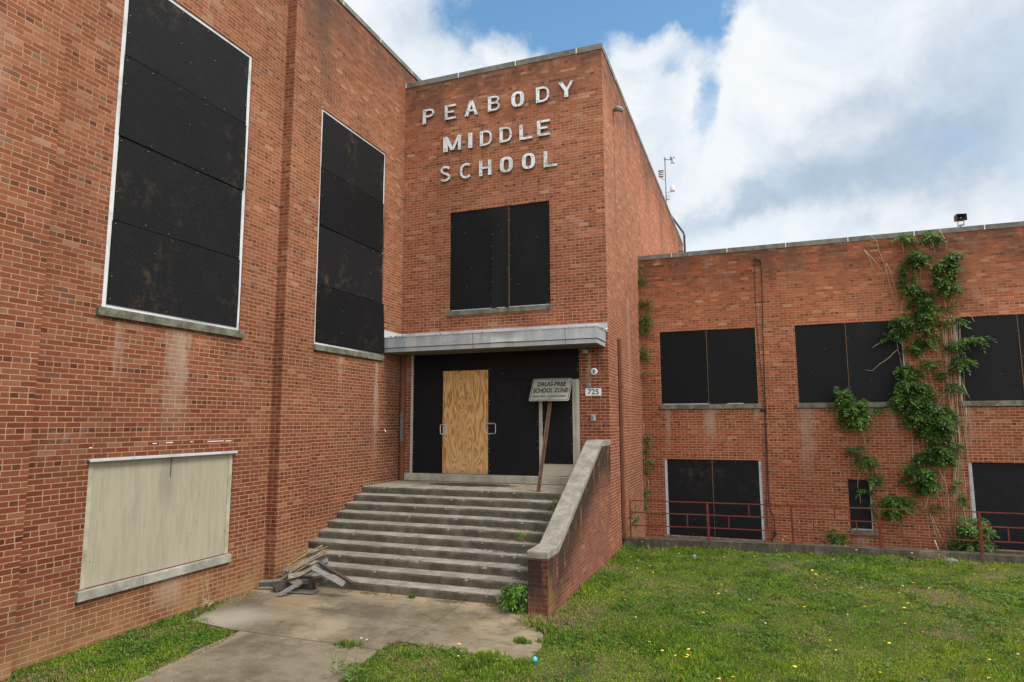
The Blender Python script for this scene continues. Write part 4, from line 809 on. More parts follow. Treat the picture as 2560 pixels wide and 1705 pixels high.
# fixtures
t = thing('wall_light', (4.66, 0, 4.33), 'small dome wall light under the right end of the canopy', 'light')
b = MB(); b.lathe((4.663, -.09, 4.295), [(.078, 0), (.078, .035), (.066, .075), (.04, .105), (.01, .118)], 'z', 16); b.build('shade', M['fixture'], t, smooth=True)
b = MB(); b.box(4.63, 4.70, -.09, -.001, 4.31, 4.38); b.build('bracket', M['fixture'], t)
t = thing('alarm_sounder', (4.84, 0, 3.895), 'round grey wall device with a black square centre above the number plate', 'alarm')
b = MB(); b.lathe((4.842, -.001, 3.895), [(.076, 0), (.076, -.025), (.06, -.034), (.01, -.036)], 'y', 24); b.build('housing', M['white_frame'], t, smooth=False)
b = MB(); b.box(4.822, 4.862, -.044, -.036, 3.862, 3.93); b.build('button', M['black'], t); b = MB(); b.bar((4.842, -.046, 3.908), (4.842, -.046, 3.882), .012, .004); b.build('slot', M['metal'], t)
b = MB(); b.lathe((4.708, -.001, 3.605), [(.058, 0), (.056, -.008), (.03, -.011), (.028, -.02), (.004, -.021)], 'y', 20); tag(b.build('round_cover_plate', M['galv']), 'round grey cover disc between the alarm and the number plate', 'cover plate')
t = thing('entry_keypad', (4.8, 0, 2.88), 'small grey keypad box on the brick below the number plate', 'keypad')
b = MB(); b.box(4.754, 4.852, -.04, -.001, 2.825, 2.948); b.build('box', M['metal'], t, bevel=.004); b = MB(); b.box(4.762, 4.818, -.044, -.04, 2.835, 2.938); b.build('panel', M['galv'], t)
b = MB(); b.tube([(.0, -.78, 2.62), (.06, -.78, 2.62), (.075, -.78, 2.59)], .016, 8); b.tube([(.055, -.78, 2.62), (.055, -.78, 2.66)], .012, 6); tag(b.build('hose_tap', M['metal']), 'small metal tap on the brick wall beside the landing', 'tap')
t = thing('side_floodlight', (W, 1.2, 10.4), 'small floodlight high on the side face of the entrance tower', 'light')
b = MB(); b.lathe((W+.0005, 1.2, 10.47), [(.05, 0), (.05, .02), (.02, .03), (.02, .10)], 'x', 12); b.build('arm', M['fixture'], t)
b = MB(); b.tube([(W+.06, 1.2, 10.49), (W+.16, 1.17, 10.46), (W+.24, 1.14, 10.39)], .075, 12, r1=.06); b.build('lamp_head', M['fixture'], t, smooth=True)
# downspouts
def spout(x, y, z0, z1, sx, sy, label, mt, straps, lower=None):
    t = thing('downspout', (x, y, z0), label, 'downspout')
    b = MB(); b.box(x-sx/2, x+sx/2, y-sy/2, y+sy/2, z0, z1)
    for k in (-.25, .25): b.box(x-sx/2-.004, x-sx/2, y+k*sy-.008, y+k*sy+.008, z0, z1) if False else None
    b.build('pipe', M[mt], t, bevel=.012)
    for z in straps: b = MB(); b.box(x-sx/2-.012, x+sx/2+.012, y-sy/2-.006, y+sy/2+.006, z, z+.03); b.build('strap', M[mt], t)
    if lower: b = MB(); b.box(x-sx/2-.012, x+sx/2+.012, y-sy/2-.012, y+sy/2+.012, z0, lower); b.build('base_pipe', M['rust'], t, bevel=.01)
spout(.10, -.05, 1.43, 4.42, .085, .075, 'brown downspout in the corner left of the boarded doors', 'downpipe', [3.1, 2.2])
spout(5.212, 1.095, .17, 4.74, .085, .095, 'tall brown downspout on the side face of the entrance tower', 'downpipe', [3.6, 1.0], .34)
b = MB(); b.box(.06, .135, -.0935, -.0885, 2.35, 3.05); tag(b.build('cable_cover', M['galv']), 'grey patch strip on the middle of the corner downspout', 'cover')

# school zone sign leaning back against the doors
zs = thing('school_zone_sign', (4.02, -1.484, 1.43), 'faded drug free school zone sign on a rusty post leaning against the doors', 'sign')
TL, TR, BR, BL = Vector((3.443, -.10, 3.775)), Vector((4.357, -.10, 3.768)), Vector((4.396, -.44, 3.243)), Vector((3.484, -.44, 3.243))
O_ = (TL+TR+BR+BL)/4; ux = ((TR-TL)+(BR-BL)).normalized(); uz = ((TL-BL)+(TR-BR)).normalized(); un = ux.cross(uz).normalized(); uz = un.cross(ux)
sw_, sh_ = .915, .605
def rr(w_, h_, r, n=5):
    p = []
    for cx, cz, a0 in ((w_/2-r, h_/2-r, 0), (-w_/2+r, h_/2-r, 90), (-w_/2+r, -h_/2+r, 180), (w_/2-r, -h_/2+r, 270)):
        for k in range(n+1): a = rad(a0+90*k/n); p.append((cx+r*math.cos(a), cz+r*math.sin(a)))
    return p
def on_sign(u, v, d_): return O_+ux*u+uz*v+un*d_
b = MB(); o_ = rr(sw_, sh_, .04); n = len(o_); vs = [on_sign(u, v, .002) for u, v in o_]+[on_sign(u, v, -.001) for u, v in o_]
b.add(vs, [tuple(range(n)), tuple(range(2*n-1, n-1, -1))]+[(i, (i+1) % n, n+(i+1) % n, n+i) for i in range(n)])
pan = b.build('panel', M['sign_face'], zs)
b = MB(); i1, i2 = rr(sw_-.035, sh_-.035, .032), rr(sw_-.063, sh_-.063, .021); vs = [on_sign(u, v, .0035) for u, v in i1+i2]; b.add(vs, [(i, (i+1) % n, n+(i+1) % n, n+i) for i in range(n)]); b.build('border', M['ink'], pan)
for body, size, wid, v in (('DRUG-FREE', .155, .655, .142), ('SCHOOL ZONE', .155, .80, -.028), ('WITHIN 1000 FT. OF SCHOOL PROPERTY', .062, .78, -.185)):
    text_mesh(body, size, M['ink'], pan, lambda x, y, z, w_, wid=wid, v=v: on_sign(x*wid/w_, v+y*1.02, .0035+z), bold=.0055 if size > .1 else .002)
b = MB(); pd = (Vector((3.93, -.16, 3.70))-Vector((4.02, -1.484, 1.432)))
p0, p1 = Vector((4.02, -1.484, 1.432)), O_+uz*.20-un*.075
b.bar(p0, p1, .03, .008)
sd_ = (p1-p0).cross(un).normalized()
for k in (-1, 1):
    b.bar(p0+sd_*.02*k+un*.01, p1+sd_*.02*k+un*.01, .010, .03); b.bar(p0+sd_*.033*k+un*.022, p1+sd_*.033*k+un*.022, .02, .006)
for k in range(1, 56):
    q_ = p0+(p1-p0)*(k/56)+un*.0045; b.bar(q_, q_+un*.001+(p1-p0).normalized()*.012, .008, .002, m=1)
b.build('post', [M['rust'], M['black']], zs)
for v in (.24, -.235): b = MB(); b.lathe(tuple(on_sign(0, v, .004)), [(.009, 0), (.009, -.006)], 'y', 8); b.build('bolt', M['bolt'], zs)

# cables on the low wing
yy = D-.02
t = thing('wall_cable', (8.29, D, 7.2), 'two thin black cables hanging down the low wing from a bracket under the coping', 'cable')
for pts, r in (([(8.295, 7.22), (8.279, 6.9), (8.262, 6.1), (8.262, 5.37), (8.30, 4.4), (8.335, 3.57), (8.345, 3.09), (8.33, 2.0), (8.31, 1.05), (8.27, .5), (8.275, .14), (8.30, -.03)], .007),
               ([(8.30, 7.18), (8.44, 7.08), (8.455, 6.9), (8.44, 6.2), (8.418, 5.54), (8.405, 4.81), (8.39, 4.0), (8.375, 3.1), (8.36, 2.1), (8.345, 1.05), (8.34, .6), (8.44, .35), (8.45, .0)], .011)):
    b = MB(); b.tube([(x, yy, z) for x, z in pts], r, 6); b.build('cable', M['cable'], t)
b = MB(); b.bar((8.28, yy-.02, 7.16), (8.46, yy-.06, 7.08), .03, .02); b.bar((8.30, yy, 7.26), (8.30, yy-.07, 7.12), .02, .02); b.tube([(8.28, yy-.05, 7.1), (8.33, yy-.09, 7.02), (8.40, yy-.06, 7.12), (8.46, yy-.03, 7.02)], .012, 6); b.build('bracket', M['cable'], t)
b = MB(); b.box(8.32, 8.40, yy-.04, yy+.015, 3.07, 3.13); b.box(8.25, 8.30, yy-.02, yy+.015, 3.07, 3.11); b.build('junction', M['cable'], t)
b = MB(); b.box(8.41, 8.49, D-.09, D-.002, -.06, .04); b.tube([(8.30, yy-.05, -.2), (8.36, yy-.1, -.24), (8.44, yy-.09, -.06)], .02, 6); tag(b.build('outlet_box', M['cable']), 'small black outlet box low on the wall beside the basement window', 'box')
b = MB(); b.bar((8.24, 4.2, -.40), (8.38, 4.05, -.30), .1, .07); b.bar((8.3, 4.1, -.36), (8.33, 4.0, -.25), .05, .05); tag(b.build('litter_scrap', M['white_plate']), 'white scrap of litter below the outlet box', 'litter')

# horn loudspeaker on the low roof
t = thing('horn_loudspeaker', (13.19, D+.35, 7.53), 'brown rectangular horn loudspeaker on the coping of the low wing', 'loudspeaker')
M['horn'] = simple('horn brown', (.10, .065, .045, 1), .6, var=.3)
M['horn_in'] = simple('horn inside', (.028, .018, .013, 1), .7)
def frus(mb, c, w0, h0, w1, h1, d0, d1, yaw=.25, m=0, caps=True):
    cx, cy, cz = c; vs = []
    for d_, w_, h_ in ((d0, w0, h0), (d1, w1, h1)):
        for i, j in ((-1, -1), (1, -1), (1, 1), (-1, 1)):
            x, y = i*w_/2, d_; vs.append((cx+x*math.cos(yaw)-y*math.sin(yaw), cy+x*math.sin(yaw)+y*math.cos(yaw), cz+j*h_/2))
    fs = [(0, 1, 5, 4), (1, 2, 6, 5), (2, 3, 7, 6), (3, 0, 4, 7)]+([(7, 6, 5, 4)] if caps else []); mb.add(vs, fs, m)
b = MB(); hc = (13.19, D+.3, 7.86); frus(b, hc, .235, .165, .21, .14, -.02, .12); frus(b, hc, .21, .14, .08, .08, .12, .26); b.build('horn', M['horn'], t)
b = MB(); frus(b, hc, .215, .145, .05, .04, -.015, .11); b.build('horn_mouth', M['horn_in'], t); b = MB(); b.lathe((13.19, D+.38, 7.86), [(.012, 0), (.02, -.02), (.004, -.03)], 'y', 8); b.build('throat_plug', M['metal'], t)
b = MB(); b.tube([(13.15, D+.3, 7.53), (13.15, D+.3, 7.62), (13.17, D+.32, 7.67)], .018, 8); b.bar((13.09, D+.3, 7.64), (13.23, D+.3, 7.66), .05, .03); b.bar((13.10, D+.3, 7.64), (13.11, D+.32, 7.79), .012, .04); b.bar((13.23, D+.3, 7.65), (13.23, D+.32, 7.79), .012, .04); b.build('bracket', M['galv'], t)

# weather station on the tower roof
t = thing('weather_station', (4.86, 14.5, 10.9), 'thin metal mast with weather instruments behind the tower roof edge', 'weather mast')
mx_, my_ = 4.86, 14.5
b = MB(); b.tube([(mx_, my_, 10.89), (mx_, my_, 14.55)], .026, 8); b.lathe((mx_, my_, 14.42), [(.045, 0), (.045, .07)], 'z', 8); b.build('mast', M['galv'], t)
b = MB(); b.tube([(mx_, my_, 14.45), (mx_+.3, my_, 14.38)], .018, 6); b.tube([(mx_+.31, my_, 14.28), (mx_+.31, my_, 14.47)], .03, 8)
for k in range(3):
    a = 2.1*k; b.lathe((mx_+.31+.09*math.cos(a), my_+.09*math.sin(a), 14.46), [(.045, 0), (.035, .04), (.005, .055)], 'z', 8)
b.bar((mx_+.24, my_, 14.24), (mx_+.42, my_, 14.22), .012, .05); b.build('wind_cups', M['galv'], t)
b = MB(); b.lathe((mx_-.19, my_, 13.93), [(.13, 0), (.11, .03), (.02, .045)], 'z', 14)
for k in range(3): b.lathe((mx_-.19, my_, 13.67+.085*k), [(.12, 0), (.10, .04), (.08, .045)], 'z', 14)
b.tube([(mx_-.19, my_, 13.9), (mx_-.19, my_, 13.62), (mx_-.1, my_, 13.56), (mx_, my_, 13.46)], .025, 6); b.build('radiation_shield', M['white_frame'], t)
b = MB(); b.lathe((mx_+.28, my_, 12.95), [(.10, 0), (.10, .16), (.08, .23), (.01, .24)], 'z', 14); b.bar((mx_, my_, 12.92), (mx_+.4, my_, 12.92), .04, .04); b.build('rain_gauge', M['white_frame'], t)
b = MB(); b.box(mx_+.03, mx_+.17, my_-.05, my_+.05, 12.58, 12.79); b.tube([(mx_+.08, my_, 12.58), (mx_+.12, my_, 12.45), (mx_+.02, my_, 12.35)], .008, 5); b.tube([(mx_-.16, my_, 13.6), (mx_-.13, my_, 12.8), (mx_-.06, my_, 12.45), (mx_, my_, 12.4)], .006, 5); b.build('logger_box', M['white_frame'], t)
# roof ladder
t = thing('roof_ladder', (W+.28, 16.2, 7.0), 'dark steel roof ladder with curved handrails at the far end of the tower', 'ladder')
for y in (15.95, 16.4):
    b = MB(); b.tube([(W+.27, y, 7.02), (W+.27, y, 11.42), (W-.30, y, 12.36), (W-.60, y, 12.38)], .032, 6); b.tube([(W+.27, y, 10.55), (W+.002, y, 10.55)], .02, 5); b.build('side_rail', M['darksteel'], t)
for k in range(14): b = MB(); b.tube([(W+.27, 15.95, 7.3+.3*k), (W+.27, 16.4, 7.3+.3*k)], .012, 5); b.build('rung', M['darksteel'], t)

# ------------------------------------------------------------------ scrap timber pile
def plank(a, c, w_, h_, mt, label, name='timber_board', roll=0., taper=1., bow=0.):
    b = MB(); a, c = Vector(a), Vector(c); n = 5 if bow else 1
    for k in range(n):
        p, q_ = a.lerp(c, k/n), a.lerp(c, (k+1)/n); p.z += bow*math.sin(math.pi*k/n); q_.z += bow*math.sin(math.pi*(k+1)/n)
        b.bar(p, q_, w_*(1+(taper-1)*k/n), h_, roll)
    o = b.build(name, M[mt], bevel=.002); return tag(o, label, 'board', 'scrap timber heaped at the foot of the stairs')
plank((.10, -4.75, .10), (.95, -4.55, .17), .075, .085, 'wood_grey', 'long grey square beam pointing left from the scrap pile', roll=-.35)
plank((.735, -5.02, .036), (.92, -4.84, .16), .065, .055, 'wood_pale', 'short pale grey beam pointing towards the path')
plank((1.12, -4.70, .43), (1.75, -4.70, .20), .085, .02, 'wood_pale', 'broad pale grey board sloping right off the scrap pile', roll=-.75)
plank((1.17, -4.60, .49), (1.86, -4.62, .215), .045, .04, 'wood_dark', 'narrow dark board sloping right behind the pale one', roll=-.4)
plank((.68, -4.72, .022), (1.17, -4.64, .022), .20, .018, 'wood_grey', 'flat grey board lying on the path under the pile', roll=0)
q5 = random.Random(4); lbs = ['lowest', 'second', 'third', 'fourth', 'fifth', 'sixth', 'seventh', 'eighth', 'ninth', 'tenth', 'eleventh', 'topmost']
for k in range(12):
    t_ = k/11.; off = Vector((-.05+.02*t_, .10*t_-.05, .16*t_-.07)); a0 = Vector((.58, -4.66, .29))+off*1.15+Vector((q5.uniform(-.05, .12), 0, q5.uniform(-.02, .04))); a1 = Vector((1.19, -4.32, .66))+off*.62+Vector((q5.uniform(-.16, .06), 0, q5.uniform(-.03, .02)))
    mt_ = ['wood_tan_pale', 'wood_dark', 'wood_tan_pale', 'wood_tan'][k % 4] if k < 8 else ['wood_tan', 'wood_tan', 'wood_dark', 'wood_tan'][k % 4]
    plank(a0, a1, q5.uniform(.020, .045), .007, mt_, lbs[k]+' strip counting up through the splintered plywood bundle', 'splintered_strip', -.75+q5.uniform(-.25, .25), q5.uniform(.35, 1.), q5.uniform(-.03, .03))
plank((.53, -4.44, .47), (.70, -4.36, .60), .07, .03, 'wood_tan', 'small yellow chip at the upper left of the bundle', 'splintered_strip', -.4, .4)
plank((.66, -4.72, .25), (1.06, -4.52, .42), .10, .012, 'wood_tan_pale', 'curved pale strip hanging below the splintered bundle', 'splintered_strip', -.8, .5, -.04)
plank((.42, -4.56, .255), (1.02, -4.54, .30), .16, .03, 'wood_grey', 'dark grey board lying across the middle of the pile', roll=-.55)
plank((.42, -4.55, .24), (.92, -4.74, .14), .13, .035, 'wood_grey', 'wedge shaped grey board slanting to the front', roll=-.5, taper=.5)
plank((.62, -4.55, .12), (1.22, -4.50, .22), .10, .07, 'wood_dark', 'dark beam under the middle of the pile', roll=-.3)
plank((.75, -4.50, .19), (1.24, -4.54, .19), .06, .08, 'wood_dark', 'second dark beam on the right side of the pile')
plank((.45, -4.80, .05), (.66, -4.52, .16), .14, .09, 'wood_dark', 'dark block at the lower left of the pile')
plank((.40, -4.50, .06), (1.0, -4.42, .10), .22, .12, 'wood_dark', 'dark plank lying at the bottom of the pile')
plank((.88, -4.42, .33), (1.13, -4.30, .46), .12, .05, 'wood_pale', 'grey block tucked under the splintered bundle', roll=-.5)
plank((1.15, -4.45, .006), (1.30, -4.39, .008), .07, .008, 'wood_tan', 'small yellow scrap lying flat on the path', taper=.6)
plank((.34, -4.58, .03), (.44, -4.45, .30), .035, .03, 'wood_pale', 'short upright stick against the wall pier')

# ------------------------------------------------------------------ foliage
def compound(clusters, ybase, seed, depth=.30, dens=330, leaf=.088, bright=None, axis='y', sgn=-1, up=False):
    """pinnate leaves in clusters; returns V, F, colour"""
    R_ = np.random.RandomState(seed); P_, A_, Ls, tones = [], [], [], []
    for cl in clusters:
        cx, cz, rx, rz = cl[:4]; dn = cl[4] if len(cl) > 4 else 1.
        n = max(4, int(dens*dn*math.pi*rx*rz)); r = np.sqrt(R_.rand(n)); a = R_.rand(n)*2*np.pi
        u, v = r*np.cos(a), r*np.sin(a); irr = .72+.36*np.sin(a*3+cx*5)*np.cos(a*2+cz*3)
        u, v = u*irr, v*irr
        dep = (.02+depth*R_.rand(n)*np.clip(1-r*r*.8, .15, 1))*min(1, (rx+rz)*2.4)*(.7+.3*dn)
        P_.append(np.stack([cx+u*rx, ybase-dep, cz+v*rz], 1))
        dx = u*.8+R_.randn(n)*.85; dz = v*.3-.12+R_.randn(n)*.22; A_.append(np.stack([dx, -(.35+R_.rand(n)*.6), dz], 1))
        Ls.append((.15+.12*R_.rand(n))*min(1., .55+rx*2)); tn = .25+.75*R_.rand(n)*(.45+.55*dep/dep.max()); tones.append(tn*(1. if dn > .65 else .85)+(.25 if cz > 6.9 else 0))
    P_, A_, L_, T_ = np.concatenate(P_), np.concatenate(A_), np.concatenate(Ls), np.concatenate(tones)
    A_ /= np.linalg.norm(A_, axis=1)[:, None]; out = np.array([0, -1., 0]); upv = np.array([0, 0, 1.])
    side = np.cross(A_, upv*.8+out*.6); side /= np.linalg.norm(side, axis=1)[:, None]+1e-6
    V, C = [], []; K = 9; nn = len(P_)
    for k in range(K):
        t_ = (k//2+1)/5.; s_ = 1 if k % 2 else -1
        pos = P_+A_*(L_*t_)[:, None]-upv*(L_*.55*t_*t_)[:, None]
        ld = A_*.6+side*s_*.75-upv*.42+R_.randn(nn, 3)*.22
        if k == K-1: ld = A_-upv*.6+R_.randn(nn, 3)*.1
        ld /= np.linalg.norm(ld, axis=1)[:, None]; nr = out*.55+upv*.75+R_.randn(nn, 3)*.3
        wd = np.cross(ld, nr); wd /= np.linalg.norm(wd, axis=1)[:, None]+1e-6; ll = (leaf*(.75+.5*R_.rand(nn)))[:, None]
        up_ = np.cross(wd, ld)*ll*.10
        V.append(np.stack([pos, pos+ld*ll*.42+wd*ll*.24+up_, pos+ld*ll, pos+ld*ll*.42-wd*ll*.24+up_], 1))
        tt = np.clip(T_+R_.randn(nn)*.09, 0, 1.4)[:, None]; hue = R_.rand(nn)[:, None]
        c = np.array([.010, .036, .008])*(1-tt)+np.array([.105, .205, .026])*tt; c = c*(1-.25*hue)+np.array([.10, .15, .02])*tt*.25*hue
        if bright: c = c*np.array(bright)
        C.append(np.repeat(c[:, None, :], 4, 1))
    V = np.concatenate(V).reshape(-1, 3); C = np.concatenate(C).reshape(-1, 3); F = np.arange(len(V)).reshape(-1, 4)
    return V, F, C
def stems(parent, lst, y0, r=.008, seed=1):
    q_ = random.Random(seed)
    for s_ in lst:
        b = MB(); n = len(s_); pts = []
        for i, (x, z) in enumerate(s_):
            pts.append((x, y0-.03*math.sin(i*1.3), z))
            if i < n-1: x2, z2 = s_[i+1]; pts.append(((x+x2)/2+q_.uniform(-.012, .012), y0-.03*math.sin(i*1.3+.6)-.01, (z+z2)/2+q_.uniform(-.01, .01)))
        L = sum((Vector(pts[i])-Vector(pts[i+1])).length for i in range(len(pts)-1))
        b.tube(pts, r*(.8+.6*q_.random()), 5, r1=r*.45); b.build('stem', M['vine_wood'], parent, smooth=True)
v1 = thing('climbing_vine', (12.3, D-.1, -.3), 'tall leafy green vine climbing the low wing to its coping between two upper windows', 'vine')
LINK = [(12.25, 7.1, .10, .12, .3), (12.4, 5.9, .12, .2, .25), (12.4, 5.0, .2, .3, .25), (12.0, 4.45, .16, .14, .35), (12.35, 4.4, .2, .16, .3), (11.75, 4.6, .10, .2, .4), (12.2, 2.5, .14, .16, .35), (11.95, 2.6, .16, .14, .5), (12.5, 2.2, .10, .3, .3), (12.6, 3.3, .12, .2, .3), (12.3, 3.9, .16, .14, .35), (12.55, .6, .10, .3, .3), (11.9, 5.1, .2, .2, .4)]
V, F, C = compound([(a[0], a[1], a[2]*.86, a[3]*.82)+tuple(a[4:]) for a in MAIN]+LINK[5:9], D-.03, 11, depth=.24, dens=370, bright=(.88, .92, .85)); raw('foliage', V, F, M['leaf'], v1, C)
stems(v1, [s_ for s_ in STEMS], D-.07, .010)
xtra = []
for k in range(16):
    x = rng.uniform(12.35, 12.8); xtra.append([(x+rng.uniform(-.1, .1), 5.3-.2*rng.random()), (x+rng.uniform(-.08, .08), 4.0), (x, 2.8), (x+rng.uniform(-.08, .08), 1.4), (x+rng.uniform(-.1, .1), -.25)])
for k in range(8):
    x = rng.uniform(11.6, 12.3); xtra.append([(x, 6.2*rng.random()+.8), (x+rng.uniform(-.15, .15), .5), (x+rng.uniform(-.1, .3), -.2)])
stems(v1, xtra, D-.03, .006, 5)
v2 = thing('climbing_vine', (10.5, D-.1, .5), 'thin vine with leafy clumps around the small narrow basement window', 'vine')
V, F, C = compound(SMALL, D-.03, 12); raw('foliage', V, F, M['leaf'], v2, C); stems(v2, STEMS2, D-.07, .008, 2)
v3 = thing('climbing_vine', (5.3, D-.1, 1.0), 'narrow vine growing in the corner between the tower and the low wing', 'vine')
V, F, C = compound(CORNER, D-.03, 13, depth=.16, leaf=.055, dens=420); raw('foliage', V, F, M['leaf'], v3, C); stems(v3, [[(max(x, 5.19), z) for x, z in s_] for s_ in STEMS3], D-.05, .008, 3)
s_ = thing('shrub', (12.7, D-.3, -.42), 'dark leafy bush behind the railing at the foot of the tall vine', 'shrub')
V, F, C = compound(BUSH, D-.15, 14, depth=.55, dens=520); raw('foliage', V, F, M['leaf'], s_, C); stems(s_, [[(12.72, .4), (12.7, -.1), (12.68, -.42)], [(12.6, .2), (12.62, -.42)]], D-.4, .01, 4)
s_ = thing('weed_plant', (9.9, D-.2, -.42), 'small leafy weed left of the narrow basement window foot', 'plant')
V, F, C = compound(WEED, D-.1, 15, depth=.2); raw('foliage', V, F, M['leaf'], s_, C); stems(s_, [[(9.88, 0), (9.9, -.42)]], D-.2, .006, 4)
s_ = thing('weed_plant', (5.36, 1.5, 0), 'weed growing up the left end post of the red railing', 'plant')
V, F, C = compound([(5.36, .82, .06, .12, .8), (5.38, .62, .10, .16), (5.34, .42, .05, .08, .7)], 1.6, 16, depth=.12, leaf=.045); raw('foliage', V, F, M['leaf'], s_, C); stems(s_, [[(5.36, .85), (5.35, .4), (5.36, -.3)]], 1.5, .006, 4)
for sd2, (x, z) in ((21, (5.30, 2.1)), (22, (5.3, 2.35))): pass
b_ = thing('shrub', (4.62, -4.5, 0), 'bright green leafy shrub at the foot of the stairs beside the brick pillar', 'shrub')
V, F, C = compound([(4.68, .36, .15, .12), (4.55, .24, .13, .09, .8), (4.70, .14, .12, .12), (4.44, .35, .10, .05, .5)], -4.42, 17, depth=.22, dens=380, leaf=.065, bright=(1.2, 1.35, .9)); raw('foliage', V, F, M['leaf'], b_, C); stems(b_, [[(4.7, .4), (4.72, .0)], [(4.5, .28), (4.68, .0)]], -4.5, .007, 4)
for k, (x, z, y, lb) in enumerate([(4.52, 1.36, -1.86, 'pale green seedling at the right end of the top step'), (4.56, 1.19, -1.98, 'pale green seedling one step below the top at the stair wall'), (4.32, .92, -3.1, 'tiny weed in the litter on the middle steps')]):
    s_ = thing('seedling', (x, y, z-.08), lb, 'plant'); V, F, C = compound([(x, z, .05, .05)], y, 30+k, depth=.05, dens=900, leaf=.035, bright=(1.8, 1.9, 1.1)); raw('foliage', V, F, M['leaf'], s_, C); stems(s_, [[(x, z), (x+.02, z-.09)]], y-.02, .003, 4)
b = MB(); b.tube([(11.585, 2.6, .26), (11.634, 2.6, .1), (11.64, 2.6, -.1), (11.645, 2.65, -.42)], .016, 6); tag(b.build('dead_stick', M['vine_wood'], smooth=True), 'pale dead stick standing behind the railing in front of the low wing', 'stick')

# ------------------------------------------------------------------ grass
def blades(n, seed, xr, yr_, dens_f, h_f, tone_f, wmul=1., near=True):
    R_ = np.random.RandomState(seed); x = xr[0]+(xr[1]-xr[0])*R_.rand(n); y = yr_[0]+(yr_[1]-yr_[0])*R_.rand(n)
    keep = R_.rand(n) < dens_f(x, y); x, y = x[keep], y[keep]; n = len(x); dist = np.hypot(x-8.1, y+14)
    z = np.maximum(gz(x, y), -.02)-.004; z = np.where((x < 5.6) & (y < -4.2), np.maximum(z, -.012), z)
    h = h_f(x, y)*(.55+.7*R_.rand(n)); w_ = (.0034+.0026*R_.rand(n))*(1+dist*.045)*wmul; a = R_.rand(n)*2*np.pi; be = R_.rand(n)**1.3*.95
    ca, sa = np.cos(a), np.sin(a); b2 = R_.rand(n)*2*np.pi; cb_, sb = np.cos(b2), np.sin(b2)
    base = np.stack([x, y, z], 1); sv = np.stack([ca, sa, 0*ca], 1)*w_[:, None]; lean = np.stack([cb_, sb, 0*cb_], 1)*(h*be)[:, None]; upv = np.array([0, 0, 1.])
    mid = base+lean*.38+upv*(h*(.62-.12*be))[:, None]; tip = base+lean+upv*(h*(1-.45*be))[:, None]
    V = np.stack([base-sv, base+sv, mid+sv*.75, mid-sv*.75, tip], 1).reshape(-1, 3)
    i = np.arange(n)[:, None]*5; F4 = i+np.array([0, 1, 2, 3]); F3 = i+np.array([3, 2, 4])
    C = np.repeat(tone_f(x, y, R_)[:, None, :], 5, 1).reshape(-1, 3); return V, [F4, F3], C
def lawn_mask(x, y):
    edge = (fnoise(x, y, .30, 9)-.5)*.55+(vnoise(x, y, .06, 19)-.5)*.10
    inn = in_poly(x+edge*.6, y+edge, PATH); st_ = (x < W+.02) & (y > -4.3-.0*x); bw = (x < 0.02) | (y > 1.15)
    wall = (x > 4.84) & (x < W+.02) & (y > -4.62)
    strip = (x > 5.1) & (y < 1.15)
    near_l = (x < 1.62) & (y < -5.2)
    low = (y < -6.1) & (x > 3.5)
    return (~inn) & (~st_ | (y < -4.3)) & (~bw) & (~wall) & (strip | near_l | low | ((x > 4.9) & (y < -4.6)))
def dens(x, y):
    m_ = lawn_mask(x, y).astype(float); bare = fnoise(x+3, y, 1.15, 21); k = 1-.62*sstep((bare-.65)/.06)
    dirt = np.exp(-(((x-5.45)/.55)**2+((y+4.85)/.38)**2)); k *= 1-.9*dirt
    far = np.hypot(x-8.1, y+14); return m_*k*np.clip(1.15-.045*far, .4, 1)
def hgt(x, y):
    c = fnoise(x, y, .55, 31); big = fnoise(x, y, 2.2, 41); edge = np.exp(-((x-5.16)/.25)**2)*.03+np.exp(-((y-1.1)/.2)**2)*.06
    return .026+.05*sstep((c-.50)/.24)*(.35+1.0*sstep((big-.38)/.3))+edge*c*1.5+.045*np.exp(-(((x-6.0)/1.3)**2+((y+5.1)/.5)**2))*c*1.6
def tone(x, y, R_):
    n = len(x); a = fnoise(x, y, 1.6, 51); f = fnoise(x+9, y, .28, 61); r = R_.rand(n)
    g1, g2, g3, st3 = np.array([.108, .212, .012]), np.array([.235, .325, .024]), np.array([.054, .140, .012]), np.array([.34, .265, .12])
    k = np.clip(sstep((a-.35)/.35)*.6+.4*r+.16*(x-8)/6, 0, 1)[:, None]; c = g1*(1-k)+g2*k
    k2 = (sstep((f-.56)/.14)*.75)[:, None]; c = c*(1-k2)+g3*k2
    dry = (R_.rand(n) < .085+.35*sstep((fnoise(x+3, y, 1.15, 21)-.56)/.1)+.55*np.exp(-(((x-5.3)/.7)**2+((y+4.7)/.5)**2))*1.0)[:, None]
    return np.where(dry, st3*(.6+.6*R_.rand(n)[:, None]), c*(.62+.72*R_.rand(n)[:, None]))
V1, F1, C1 = blades(1150000, 1, (.02, 17), (-9.6, 1.15), dens, hgt, tone)
g = raw('lawn_grass', V1, F1, M['grass'], None, C1); tag(g, kind='stuff', label='short mixed green lawn grass with dry and bare patches')
